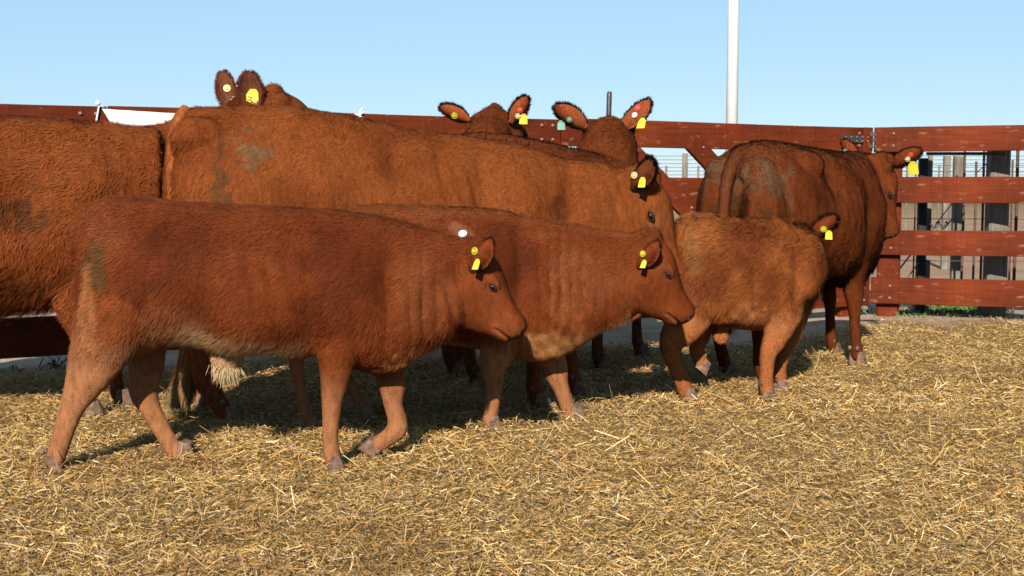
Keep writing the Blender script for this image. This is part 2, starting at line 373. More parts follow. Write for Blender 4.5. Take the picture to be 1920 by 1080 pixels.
    def finish(s):
        root = s.root
        # one continuous skin
        me = bpy.data.meshes.new('tmp'); me.from_pydata(s.g.v, [], s.g.f)
        bm = bmesh.new(); bm.from_mesh(me); bmesh.ops.recalc_face_normals(bm, faces=bm.faces); bm.to_mesh(me); bm.free()
        tmp = bpy.data.objects.new('tmp', me); COL.objects.link(tmp)
        md = tmp.modifiers.new('r', 'REMESH'); md.mode = 'VOXEL'; md.voxel_size = s.vox; md.use_smooth_shade = True
        md = tmp.modifiers.new('s', 'SMOOTH'); md.factor = .5; md.iterations = s.kw.get('smooth', 7)
        dg = bpy.context.evaluated_depsgraph_get(); ev = tmp.evaluated_get(dg); body = bpy.data.meshes.new_from_object(ev)
        bpy.data.objects.remove(tmp); body.name = 'body'
        n = len(body.vertices); P = np.zeros(n * 3, np.float32); body.vertices.foreach_get('co', P); P = P.reshape(-1, 3).astype(float)
        N = np.zeros(n * 3, np.float32); body.vertices.foreach_get('normal', N); N = N.reshape(-1, 3).astype(float)
        Lc = s.tolocal(P); disp = s.relief(Lc, N); P = P + N * disp[:, None]
        body.vertices.foreach_set('co', P.astype(np.float32).ravel()); body.update()
        body.vertices.foreach_get('normal', (nb := np.zeros(n * 3, np.float32))); N = nb.reshape(-1, 3).astype(float)
        C = s.colour(s, Lc, N) * np.array(s.kw.get('tone', (.60, .465, .345))); vattr(body, 'Col', np.clip(C, 0.002, .9) * .8)
        body.polygons.foreach_set('use_smooth', np.ones(len(body.polygons), bool))
        # ears first, so that their coat joins the body's
        parts = [(P, N, C, body)]
        s.P, s.N, s.C = P, N, C
        q = np.zeros(len(body.polygons), np.int32); body.polygons.foreach_get('loop_total', q)
        tri = s.tris(body)
        body.materials.append(M_HIDE); bo = link('body', body, None, root); s.body = bo
        HR = [s.sample(P, N, C, tri, s.hairs)]
        for e in s.ears: HR.append(s.make_ear(e))
        R = [np.concatenate(k, 0) for k in zip(*HR)]
        s.fur(*R)
        for f, r, toe, lift in s.hoofs: s.make_hoof(f, r, toe, lift)
        if s.hx: s.face()
    def tris(s, me):
        me.calc_loop_triangles(); t = np.zeros(len(me.loop_triangles) * 3, np.int32); me.loop_triangles.foreach_get('vertices', t); return t.reshape(-1, 3)
    def relief(s, Lc, N):
        d = .010 * s.kw.get('lump', 1) * fbm(Lc, 5, 31) + .004 * fbm(Lc * V(1, 1, .6), 22, 33)
        legs = sstep(.45, .30, Lc[:, 2]); d *= 1 - .75 * legs
        for (fs, fz, rs, rz, am) in s.kw.get('forms', []): d += 1.5 * am * np.exp(-((Lc[:, 0] - fs) / rs) ** 2 - ((Lc[:, 2] - fz) / rz) ** 2)
        if 'ribs' in s.kw:
            a, b, z0, z1, am = s.kw['ribs']; d += am * np.sin((Lc[:, 0] + .25 * Lc[:, 2]) * 2 * math.pi / .075) * sstep(a, a + .1, Lc[:, 0]) * sstep(b, b - .1, Lc[:, 0]) * sstep(z0, z0 + .1, Lc[:, 2]) * sstep(z1, z1 - .1, Lc[:, 2])
        if s.hx is not None:
            hd = s.headmask(Lc); d *= 1 - .9 * hd
        for (fs, fz, rs, rz, amp, fr, sl) in s.kw.get('folds', []):
            m = np.exp(-((Lc[:, 0] - fs) / rs) ** 2 - ((Lc[:, 2] - fz) / rz) ** 2)
            ph = (Lc[:, 0] + sl * (Lc[:, 2] - fz)) * fr + 1.6 * fbm(Lc, 4, 41); d += amp * m * (np.abs(np.sin(ph)) ** .6 - .6)
        if s.hx is not None:
            h = s.headco(Lc)
            for q in (-1, 1):   # eye socket, nostril and mouth
                d -= .012 * np.exp(-(((h[:, 0] - s.kw.get('ex', .45)) / .045) ** 2 + ((h[:, 1] - q * .20) / .05) ** 2 + ((h[:, 2] - s.kw.get('ez', -.13)) / .036) ** 2))
                d -= .012 * np.exp(-(((h[:, 0] - .975) / .022) ** 2 + ((h[:, 1] - q * .085) / .03) ** 2 + ((h[:, 2] + .165) / .022) ** 2))
            mz = -.35 + .30 * (h[:, 0] - .86); m = (h[:, 0] > .76) & (h[:, 0] < 1.1)
            d -= np.where(m, .013 * np.exp(-((h[:, 2] - mz) / .018) ** 2) * sstep(.78, .84, h[:, 0]), 0)
        return d
    def headco(s, Lc):
        p0, X, Y, Z, L = s.hx; q = (Lc - p0) / L; return np.stack([q @ X, q @ Y, q @ Z], -1)
    def headmask(s, Lc):
        h = s.headco(Lc); return sstep(-.02, .28, h[:, 0]) * (h[:, 0] < 1.2) * (np.abs(h[:, 1]) < .4) * (h[:, 2] > -.7) * (h[:, 2] < .25)
    def sample(s, P, N, C, tri, count):
        A, B, D = P[tri[:, 0]], P[tri[:, 1]], P[tri[:, 2]]
        ar = np.linalg.norm(np.cross(B - A, D - A), axis=1); nm = nrm(N[tri].sum(1)); cen = (A + B + D) / 3
        view = nrm(V(0, 0, 1.2) - cen); fac = (nm * view).sum(1); w = ar * (.22 + .78 * sstep(-.35, .15, fac)); w *= sstep(-1, .05, cen[:, 2])
        Lc = s.tolocal(cen); hd = s.headmask(Lc) if s.hx is not None else 0; w = w * (1 + 1.2 * hd)
        idx = RNG.choice(len(tri), count, p=w / w.sum()); r = RNG.random((count, 2)); f = r.sum(1) > 1; r[f] = 1 - r[f]
        r0, r1 = r[:, :1], r[:, 1:]; t = tri[idx]; mixv = lambda Q: Q[t[:, 0]] * (1 - r0 - r1) + Q[t[:, 1]] * r0 + Q[t[:, 2]] * r1
        p, nn, c = mixv(P), nrm(mixv(N)), mixv(C); L = s.tolocal(p)
        hm = s.headmask(L) if s.hx is not None else np.zeros(count)
        legm = sstep(.50, .36, L[:, 2]) * (1 - hm)
        flow = -.75 * s.F[None] + V(0, 0, -.65)[None] + 0 * p
        flow = lerp(flow, V(0, 0, -1.0) - .15 * s.F, legm)
        if s.hx is not None: flow = lerp(flow, -s.dirw(s.hx[1]) + .3 * -s.dirw(s.hx[3]), hm)
        sw = s.kw.get('swirl', .5)
        nv = np.stack([fbm(p, 7, 51), fbm(p, 7, 52), fbm(p, 7, 53)], -1) + .5 * np.stack([vnoise(p, 28, 54), vnoise(p, 28, 55), vnoise(p, 28, 56)], -1)
        flow = nrm(flow) + sw * nv * (1 - .7 * hm)[:, None]; flow = nrm(flow - nn * (flow * nn).sum(1, keepdims=True)) + .13 * RNG.normal(size=(count, 3))
        ln = s.hl * (1 - .70 * legm) * (1 - .72 * hm) * RNG.uniform(.6, 1.25, count) * (1 + .35 * fbm(p, 12, 57))
        und = sstep(-.2, -.75, nn[:, 2]) * (1 - legm) * (1 - hm); ln *= 1 + .9 * und
        lift = (.34 + .25 * und) * (1 - .35 * legm)
        clump = (1 + .26 * fbm(p * V(1, 1, .7), 26, 58) + .16 * RNG.normal(size=count))[:, None]
        return p, nn, nrm(flow), ln, lift, np.clip(c * clump, .003, .9)
    def fur(s, p, nn, D, ln, lift, c):
        n = len(p); wd = s.kw.get('hw', .0022); side = nrm(np.cross(D, nn)) + .5 * RNG.normal(size=(n, 3)) * .6; side = nrm(side - D * (side * D).sum(1, keepdims=True)) * wd * .5
        l = ln[:, None]; li = lift[:, None]; p0 = p - nn * .002; p1 = p + D * l * .5 + nn * l * li * .75; p2 = p + D * l * .98 + nn * l * li * (.95 + RNG.normal(0, .25, (n, 1)))
        v = np.stack([p0 - side, p0 + side, p1 - side * .8, p1 + side * .8, p2], 1).reshape(-1, 3); i = np.arange(n)[:, None] * 5
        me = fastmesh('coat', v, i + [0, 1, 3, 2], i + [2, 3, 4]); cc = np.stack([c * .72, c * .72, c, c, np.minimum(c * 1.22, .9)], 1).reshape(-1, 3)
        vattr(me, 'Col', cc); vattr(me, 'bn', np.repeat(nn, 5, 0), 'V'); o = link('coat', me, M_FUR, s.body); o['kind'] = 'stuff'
    def make_ear(s, e):
        base, tip, od, width, cup, tags, droop, label = e
        A = nrm(tip - base); L = np.linalg.norm(tip - base); Nn = nrm(od - A * (od @ A)); S = np.cross(A, Nn); nu, nw = 15, 11; th = .007
        def pt(a, b, side):
            prof = .46 * max(0, 1 - abs((a - .50) / .51) ** 2.1) ** .62; prof = max(prof, .20 * (a < .2)); prof = max(prof, .02)
            c = base + A * (L * a) + S * (width * 2 * prof * b * (1 - .25 * cup * b * b)) - Nn * width * cup * (1 - b * b * 1.6) * max(0, math.sin(math.pi * min(1, a + .06))) ** .7 - Nn * droop * a * a
            return c - Nn * (th * side * (1 - abs(b) ** 4))
        V0 = np.array([[pt(i / (nu - 1), j / (nw - 1) * 2 - 1, sd_) for j in range(nw)] for sd_ in (0, 1) for i in range(nu)]).reshape(-1, 3)
        q = []
        for sd_ in (0, 1):
            for i in range(nu - 1):
                for j in range(nw - 1):
                    a = sd_ * nu * nw + i * nw + j; f = (a, a + 1, a + nw + 1, a + nw); q.append(f if sd_ == 0 else f[::-1])
        for i in range(nu - 1):
            for j in (0, nw - 1): a = i * nw + j; q.append((a, a + nw, a + nw + nu * nw, a + nu * nw))
        Wv = s.w(V0); me = fastmesh('ear', Wv, q, smooth=True)
        bm = bmesh.new(); bm.from_mesh(me); bmesh.ops.recalc_face_normals(bm, faces=bm.faces); bm.to_mesh(me); bm.free()
        k = len(V0) // 2; earc = np.array(s.kw.get('earc', (.17, .05, .02))) * V(.68, .5, .38); inc = np.array(s.kw.get('earin', (.17, .07, .042))) * V(.62, .5, .42)
        C = np.concatenate([np.tile(inc, (k, 1)), np.tile(earc, (k, 1))]); vattr(me, 'Col', C)
        N = np.zeros(len(V0) * 3, np.float32); me.vertices.foreach_get('normal', N); N = N.reshape(-1, 3).astype(float)
        tri = s.tris(me).copy(); eo = link('ear', me, M_HIDE, s.root)
        if label: eo['label'] = label
        # coat of the ear: short on the faces, long on the rim
        cnt = int(s.kw.get('earhair', 1500)); ti = RNG.integers(0, len(tri), cnt); r = RNG.random((cnt, 2)); f = r.sum(1) > 1; r[f] = 1 - r[f]; t = tri[ti]
        mixv = lambda Q: Q[t[:, 0]] * (1 - r[:, :1] - r[:, 1:]) + Q[t[:, 1]] * r[:, :1] + Q[t[:, 2]] * r[:, 1:]
        p, nn, c = mixv(Wv), nrm(mixv(N)), mixv(C); Aw = s.dirw(A); fl = nrm(Aw + .25 * RNG.normal(size=(cnt, 3))); ln = s.hl * .42 * RNG.uniform(.5, 1.2, cnt); li = np.full(cnt, .3)
        m = int(s.kw.get('rimhair', 500)); a = RNG.random(m) ** .8 * .97 + .03; b = np.where(RNG.random(m) < .5, -1, 1) * 1.0; tipm = RNG.random(m) < .3; a[tipm] = RNG.uniform(.92, .99, tipm.sum()); b[tipm] = RNG.uniform(-1, 1, tipm.sum())
        rp = s.w(np.array([pt(x, y, .5) for x, y in zip(a, b)])); out = nrm(s.dirw(S)[None] * b[:, None] * (.9 - .3 * a)[:, None] + Aw * (.5 + .8 * a)[:, None] + .3 * RNG.normal(size=(m, 3)))
        rc = np.tile(earc * s.kw.get('rimk', .7), (m, 1)) * RNG.uniform(.5, 1.4, (m, 1))
        for tg in tags: s.tag(eo, pt, A, S, Nn, *tg)
        return (np.concatenate([p, rp]), np.concatenate([nn, np.tile(s.dirw(Nn), (m, 1)) * .5 + nrm(out) * .5]), np.concatenate([fl, out]), np.concatenate([ln, s.kw.get('rimlen', .028) * RNG.uniform(.5, 1.3, m)]), np.concatenate([li, np.full(m, .1)]), np.concatenate([c * RNG.uniform(.7, 1.3, (cnt, 1)), rc]))
    def tag(s, eo, pt, A, S, Nn, kind, a, b, r, mt, face=1, ink=None, down=None):
        """kind button: a disc at ear coordinates (a, b); flag: a drooping plate"""
        p = pt(a, b, 0 if face > 0 else 1) + Nn * face * .004
        Nf = nrm(Nn * face + S * .0)
        if kind == 'button':
            g = Geo(); g.tube([s.w(p + Nf * k) for k in (0, .005, .005, .004, .004, .009, .010)], [r, r, r * .9, r * .75, r * .42, r * .40, r * .25], 18); g.build('ear_tag', mt, eo)
        else:
            dn = nrm(V(0, 0, -1) if down is None else V(*down)); dn = nrm(dn - Nf * (dn @ Nf)); sx = np.cross(dn, Nf)
            prof = [(0, .22), (.12, .34), (.3, .5), (.95, .56), (1.0, .5)]; g = Geo(); hh = r * 2.3; rings = []
            for t_, w_ in prof:
                c = p + dn * hh * t_ + Nf * (.006 + .012 * t_ * t_); rings.append([s.w(c - sx * r * w_ * 1.7 - Nf * .0012), s.w(c + sx * r * w_ * 1.7 - Nf * .0012), s.w(c + sx * r * w_ * 1.7 + Nf * .0012), s.w(c - sx * r * w_ * 1.7 + Nf * .0012)])
            g.loft(rings); o = g.build('ear_tag', mt, eo)
            if ink:
                g = Geo(); pts = [s.w(p + dn * hh * y_ + sx * r * x_ + Nf * (.0085 + .012 * y_ * y_)) for x_, y_ in ink]; g.tube(pts, r * .07, 5); g.build('number', M_INK, eo)
    def make_hoof(s, f, r, toe, lift):
        X = nrm(toe); Y = V(0, 1, 0); Z = np.cross(X, Y)
        r = r * .9
        if not lift: f = V(f[0], f[1], r * .80)
        g = Geo()
        for q in (-1, 1):
            rings = []
            for h_, fx, bx, wy in ((.75, .62, -.62, .40), (.1, .85, -.72, .46), (-.55, 1.12, -.80, .50), (-.95, 1.28, -.82, .50)):
                c = f + Y * q * r * .47; a = np.arange(10) * 2 * math.pi / 10; cx = (fx + bx) / 2; hx = (fx - bx) / 2
                rings.append([s.w(c + X * r * (cx + hx * math.cos(k) * (1 if math.cos(k) < 0 else 1)) + Y * r * wy * math.sin(k) + Z * r * h_) for k in a])
            g = Geo(); g.loft(rings); g.build('hoof', M_HOOF, s.root)
            g = Geo(); g.ball(s.w(f - X * r * .85 + Y * q * r * .5 + Z * r * 1.15), np.array((.24, .24, .30)) * r); g.build('dewclaw', M_HOOF, s.root, smooth=True)
    def face(s):
        p0, X, Y, Z, L = s.hx; ax = [s.dirw(X), s.dirw(Y), s.dirw(Z)]; Pl = s.tolocal(s.P); h = s.headco(Pl); ez = s.kw.get('ez', -.13); ex = s.kw.get('ex', .45)
        def surf(x, z, q):
            """side of the head at (x, z): the skin point found there"""
            d = (h[:, 0] - x) ** 2 + (h[:, 2] - z) ** 2 + np.where(h[:, 1] * q > 0, 0, 9); k = np.argsort(d)[:8]; return float(np.max(np.abs(h[k, 1])))
        for q in (-1, 1):
            y = surf(ex, ez, q); g = Geo(); g.ball(s.w(s.H(V(ex, q * (y - .014), ez))), np.array((.044, .030, .032)) * L, ax, 20, 12); e = g.build('eye', M_EYE, s.root, smooth=True)
            for up in (1, -1):
                pts = []; rad = []
                for k in np.linspace(-1, 1, 9):
                    pts.append(s.w(s.H(V(ex + .053 * k, q * (y + .012 - .020 * k * k), ez + up * (.026 if up > 0 else .030) * (1 - k * k))))); rad.append(L * ((.016 if up > 0 else .010) - .005 * abs(k)))
                g = Geo(); g.tube(pts, rad, 7); g.build('eyelid', M_LID, e, smooth=True)
            y = surf(.985, -.19, q); g = Geo(); g.ball(s.w(s.H(V(.99, q * (y - .012), -.19))), np.array((.020, .020, .023)) * L, ax, 12, 8); g.build('nostril', M_NOSE, s.root, smooth=True)

def tail(A, pts, rad, brush=None, colr=(.16, .05, .02), tipc=(.2, .12, .07), px=True, hairs=4000):
    P = np.array([A.loc(*p) if px else V(*p) for p in pts]); tab = smooth_tab(np.concatenate([P, np.array(rad)[:, None]], 1), 6, 1)
    g = Geo(); W_ = A.w(tab[:, :3]); g.tube(W_, tab[:, 3], 10); o = g.build('tail', None, A.root, smooth=True); n = len(o.data.vertices)
    o.data.materials.append(M_HIDE); vattr(o.data, 'Col', np.tile(np.array(colr) * V(.66, .5, .36), (n, 1)))
    colr = np.array(colr) * V(.66, .5, .36); tipc = np.array(tipc) * .5
    # hair of the tail
    t = RNG.random(hairs); t = t if brush is None else np.where(RNG.random(hairs) < .5, t, 1 - RNG.random(hairs) ** 2 * .35); k = np.clip((t * (len(W_) - 1)), 0, len(W_) - 1.001); i = k.astype(int); fr = (k - i)[:, None]
    c = W_[i] * (1 - fr) + W_[i + 1] * fr; tg = nrm(W_[i + 1] - W_[i]); rr = (tab[i, 3])[:, None]; rnd = nrm(RNG.normal(size=(hairs, 3))); nn = nrm(rnd - tg * (rnd * tg).sum(1, keepdims=True))
    m = sstep(.72, .9, t) if brush is not None else 0 * t; ln = .035 * (1 - m) + (brush or 0) * m * RNG.uniform(.5, 1.2, hairs); p = c + nn * rr * .95
    cc = lerp(np.tile(colr, (hairs, 1)), np.tile(tipc, (hairs, 1)), m * sstep(.8, 1, t + .1 * RNG.normal(size=hairs))) * RNG.uniform(.65, 1.3, (hairs, 1))
    D = nrm(tg + .12 * RNG.normal(size=(hairs, 3))); l = ln[:, None]; side = nrm(np.cross(D, nn)) * .0013
    v = np.stack([p - side, p + side, p + D * l * .5 + nn * l * .12 - side, p + D * l * .5 + nn * l * .12 + side, p + D * l + nn * l * .12], 1).reshape(-1, 3); j = np.arange(hairs)[:, None] * 5
    me = fastmesh('tail_hair', v, j + [0, 1, 3, 2], j + [2, 3, 4]); vattr(me, 'Col', np.repeat(cc, 5, 0)); vattr(me, 'bn', np.repeat(nn, 5, 0), 'V'); h = link('tail_hair', me, M_FUR, o); h['kind'] = 'stuff'

def coatfn(base, dark, pale, legc, belly=.0, leglim=.5, spots=(), muzz=(.30, .13, .07), patch=1.0, rearpale=0, topl=None, soft=.35):
    base, dark, pale, legc = map(np.array, (base, dark, pale, legc))
    def f(A, L, N):
        n1 = fbm(L, 3.2, 61); n2 = fbm(L, 8, 62)
        c = lerp(np.tile(base, (len(L), 1)), dark, np.clip(sstep(-.05, .55, n1 + .3 * n2) * patch * .8, 0, 1)); c = lerp(c, np.array(legc), sstep(.1, .6, -n1) * soft * patch)
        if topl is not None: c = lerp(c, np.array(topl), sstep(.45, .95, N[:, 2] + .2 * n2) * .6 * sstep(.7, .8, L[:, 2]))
        hm = A.headmask(L) if A.hx is not None else 0
        c = lerp(c, np.array(dark), A.kw.get('topdark', 0) * sstep(.70, .92, L[:, 2] + .10 * n1) * (1 - hm)); c = lerp(c, np.array(legc), A.kw.get('lowlight', 0) * sstep(.74, .46, L[:, 2] + .10 * n1) * sstep(.55, .25, L[:, 0]) * (1 - hm))
        if belly: zb = np.interp(L[:, 0], A.tab[:, 0], A.tab[:, 2]); above = L[:, 2] - zb; c = lerp(c, pale, np.clip(sstep(belly, belly * .1, above + .035 * n2) * sstep(-.10, -.04, above) * sstep(*A.kw.get('brange', (-9, -8)), L[:, 0]) * sstep(A.kw.get('bend', 9) , A.kw.get('bend', 9) - .12, L[:, 0]), 0, 1) * (1 - hm))
        c = lerp(c, legc, sstep(leglim + .12, leglim - .12, L[:, 2] + .06 * n2 + A.kw.get('forelim', 0) * sstep(.6, .75, L[:, 0])) * (1 - hm) * .9)
        if rearpale: c = lerp(c, pale, sstep(rearpale + .1, rearpale, L[:, 0] + .03 * n2) * sstep(.86, .7, L[:, 2]) * .75)
        for (ss, zz, rs, rz, cc, amt, thr) in spots:
            m = np.exp(-((L[:, 0] - ss) / rs) ** 2 - ((L[:, 2] - zz) / rz) ** 2); tex = fbm(L * V(1, 1, .6), 30, 63) * .5 + fbm(L, 11, 64) * .5
            tex = tex + .5 * vnoise(L * V(1, 1, .35), 55, 65); c = lerp(c, np.array(cc), np.clip(sstep(thr, thr + .4, m * (1 + .9 * tex) + tex * .35), 0, 1) * amt)
        if A.hx is not None:
            h = A.headco(L); mz = sstep(.90, 1.0, h[:, 0]) * (h[:, 0] < 1.2) * (np.abs(h[:, 1]) < .3) * (h[:, 2] > -.6) * (h[:, 2] < .2)
            c = lerp(c, np.array(muzz), mz * .8)
            lip = np.exp(-((h[:, 2] + .37) / .05) ** 2) * sstep(.72, .82, h[:, 0]) * (h[:, 0] < 1.1) * (np.abs(h[:, 1]) < .25); c = lerp(c, np.array(muzz) * 1.2, lip * .7)
            ey = np.exp(-((h[:, 0] - .45) / .08) ** 2 - ((h[:, 2] + .14) / .07) ** 2) * (np.abs(h[:, 1]) > .1) * (np.abs(h[:, 1]) < .3); c = lerp(c, np.array(muzz) * .9, ey * .45)
        return c
    return f
BASE, DARK, PALE, LEGC = (.205, .062, .021), (.110, .030, .011), (.56, .45, .31), (.46, .26, .155)
MAN = (.105, .075, .032)

DEG = math.radians
def face_dir(deg, side=0): return V(math.cos(DEG(deg)), side, -math.sin(DEG(deg)))
# --- the calf walking in front
def calf_front():
    A = Animal('calf', (-1.6, 5.0), DEG(1.5), 'red calf with shaggy pale belly fur and a lifted front hoof, walking nearest of all', 'calf', vox=.0085, hairs=120000, hair_len=.02, swirl=.45, hw=.0021, bend=.86, forelim=.11, topdark=.45, lowlight=.55, ribs=(.45, .85, .5, .9, .003), forms=[(.41, .60, .07, .13, -.022), (.99, .66, .10, .17, .018), (.84, .60, .045, .2, -.018), (.13, .66, .12, .16, .014), (.24, .93, .07, .04, .014), (1.13, .70, .04, .2, -.014), (1.30, .80, .10, .06, .012), (.30, .88, .05, .06, -.012)], brange=(.27, .36), rimlen=.012, rimk=1.2, rimhair=350,
               folds=[(1.25, .62, .08, .2, .014, 62, .0), (1.40, .66, .08, .16, .010, 58, .25), (1.30, .36, .12, .1, .007, 45, .6)],
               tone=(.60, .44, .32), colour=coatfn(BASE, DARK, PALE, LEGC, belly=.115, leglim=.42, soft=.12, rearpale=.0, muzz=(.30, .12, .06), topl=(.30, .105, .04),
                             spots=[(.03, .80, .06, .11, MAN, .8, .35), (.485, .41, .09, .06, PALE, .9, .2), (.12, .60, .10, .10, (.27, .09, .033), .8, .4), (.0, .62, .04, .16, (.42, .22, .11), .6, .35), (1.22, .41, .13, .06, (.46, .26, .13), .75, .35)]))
    A.torso([(157, 408, 505, .09), (172, 380, 590, .15), (205, 370, 635, .185), (250, 369, 652, .205), (300, 377, 640, .215), (360, 382, 638, .23), (430, 385, 662, .245), (520, 387, 662, .245), (600, 390, 668, .225),
             (660, 396, 690, .20), (720, 404, 698, .175), (765, 416, 680, .14), (805, 429, 650, .115), (840, 439, 634, .095), (868, 449, 612, .08), (890, 458, 590, .065)])
    A.leg([(212, 440, -.10, .12, .07), (216, 500, -.11, .15, .09), (214, 570, -.12, .145, .09), (200, 630, -.13, .125, .075), (178, 680, -.13, .098, .06), (155, 725, -.13, .075, .046), (137, 760, -.13, .056, .038), (124, 795, -.13, .049, .034), (112, 835, -.13, .044, .034), (101, 866, -.13, .044, .036), (100, 886, -.13, .040, .038)], .042)
    A.leg([(250, 560, .10, .14, .08), (262, 630, .12, .115, .07), (277, 676, .12, .075, .05), (270, 713, .12, .067, .045), (270, 742, .12, .060, .04), (284, 770, .12, .047, .035), (299, 797, .12, .046, .033), (316, 826, .12, .043, .034), (335, 855, .12, .046, .036), (346, 868, .12, .046, .038)], .044, toe=V(1, 0, -.2))
    A.leg([(650, 560, -.12, .12, .06), (640, 620, -.13, .095, .062), (630, 670, -.13, .078, .056), (627, 712, -.13, .064, .05), (622, 750, -.13, .050, .043), (621, 785, -.13, .040, .036), (618, 825, -.13, .036, .034), (623, 855, -.13, .040, .036), (627, 876, -.13, .038, .037)], .040)
    A.leg([(690, 600, .10, .10, .06), (708, 655, .11, .078, .055), (728, 695, .11, .060, .048), (736, 722, .11, .060, .046), (736, 742, .11, .052, .042), (738, 764, .11, .043, .036), (745, 786, .11, .045, .036), (746, 806, .11, .052, .038), (724, 823, .11, .041, .034), (700, 838, .11, .043, .036)], .042, toe=V(-.75, 0, -.6), lift=True)
    A.puthead(A.loc(899, 455), face_dir(55, -.06), .385, fat=1.05)
    A.g.ball(A.w(A.loc(425, 672)), (.07, .035, .05)); A.g.ball(A.w(A.loc(425, 690)), (.035, .02, .04))
    A.g.ball(A.w(A.loc(715, 665)), (.14, .10, .08))
    A.ear(A.loc(884, 506, -.085), A.loc(924, 450, -.17), V(.75, .55, 0), .052, tags=(('button', .55, .25, .0155, M_YEL, -1), ('flag', .50, -.45, .018, M_YEL, -1)), cup=.5)
    A.ear(A.loc(889, 462, .08), A.loc(848, 420, .17), V(.35, -1, .1), .038, tags=(('button', .55, .1, .017, M_WTAG, 1),), cup=.2)
    A.finish()
    # hanging tuft under the belly
    n = 2600; c = A.loc(425, 684); p = A.w(c + RNG.normal(size=(n, 3)) * V(.017, .010, .012)); D = nrm(V(0, 0, -1) + .22 * RNG.normal(size=(n, 3)) + (p - A.w(c)) * 1.5); ln = RNG.uniform(.03, .07, n)[:, None]; sd_ = nrm(np.cross(D, V(0, 1, 0))) * .0013
    v = np.stack([p - sd_, p + sd_, p + D * ln * .6 - sd_, p + D * ln * .6 + sd_, p + D * ln], 1).reshape(-1, 3); j = np.arange(n)[:, None] * 5
    me = fastmesh('belly_tuft', v, j + [0, 1, 3, 2], j + [2, 3, 4]); vattr(me, 'Col', np.repeat(np.array(PALE) * V(.46, .40, .30) * RNG.uniform(.7, 1.4, (n, 1)), 5, 0)); vattr(me, 'bn', np.repeat(nrm(V(0, -1, .1) + .4 * RNG.normal(size=(n, 3))), 5, 0), 'V')
    o = link('belly_tuft', me, M_FUR, A.body); o['kind'] = 'stuff'
    tail(A, [(166, 392, 0), (156, 430, .015), (155, 500, .03), (158, 570, .05), (163, 640, .05)], [.022, .017, .014, .012, .01], brush=.08, colr=(.22, .08, .035), tipc=PALE)
calf_front()
# --- the calf behind it
def calf_middle():
    A = Animal('calf', (-.98, 5.82), DEG(2), 'red calf with a pale fluffy chest, walking half hidden behind the nearest calf', 'calf', vox=.009, hairs=85000, hair_len=.021, swirl=.45, hw=.0023, forelim=.08, brange=(.3, .4), topdark=.35, forms=[(.84, .66, .10, .17, .02), (.68, .60, .045, .2, -.018), (1.02, .72, .04, .2, -.018), (.40, .85, .08, .06, -.01), (1.15, .82, .1, .05, .012)], rimlen=.012, rimk=1.2, rimhair=350,
               folds=[(1.18, .66, .13, .22, .015, 60, .0), (1.30, .60, .1, .16, .010, 62, .25), (1.16, .36, .14, .1, .010, 40, .8)],
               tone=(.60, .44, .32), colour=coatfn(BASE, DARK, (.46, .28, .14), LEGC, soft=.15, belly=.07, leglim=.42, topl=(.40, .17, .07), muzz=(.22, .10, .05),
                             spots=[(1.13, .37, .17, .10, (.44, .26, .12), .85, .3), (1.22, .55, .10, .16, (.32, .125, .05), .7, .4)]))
    A.torso([(545, 415, 560, .09), (565, 395, 600, .15), (620, 387, 620, .19), (700, 385, 630, .21), (790, 385, 645, .22), (870, 387, 650, .215), (930, 392, 660, .20), (990, 401, 680, .18), (1040, 411, 676, .155), (1090, 422, 652, .13), (1130, 430, 622, .11), (1165, 437, 606, .09), (1195, 445, 590, .07)])
    A.hind((A.loc(590, 600)[0]), -.13, .74, .02); A.hind((A.loc(640, 600)[0]), .13, .74, .16)
    A.leg([(950, 590, -.11, .11, .06), (938, 645, -.13, .092, .062), (924, 690, -.13, .064, .05), (926, 733, -.13, .043, .038), (922, 762, -.13, .041, .036), (918, 789, -.13, .043, .038), (924, 806, -.13, .042, .04)], .042)
    A.leg([(1010, 610, .10, .12, .07), (1032, 668, .12, .074, .055), (1043, 700, .12, .062, .048), (1050, 722, .12, .046, .04), (1058, 744, .12, .042, .036), (1066, 768, .12, .043, .036), (1074, 787, .12, .045, .038), (1080, 800, .12, .043, .04)], .044)
    A.puthead(A.loc(1229, 437), face_dir(58, -.04), .415, fat=1.05)
    A.g.ball(A.w(A.loc(1020, 650)), (.13, .12, .07))
    A.ear(A.loc(1197, 500, -.09), A.loc(1236, 455, -.17), V(.75, .6, 0), .05, tags=(('button', .5, .1, .0145, M_YEL, -1), ('flag', .42, -.45, .016, M_YEL, -1)), cup=.5)
    A.ear(A.loc(1215, 462, .09), A.loc(1190, 434, .19), V(.5, -1, .1), .045, cup=.2)
    A.finish()
calf_middle()
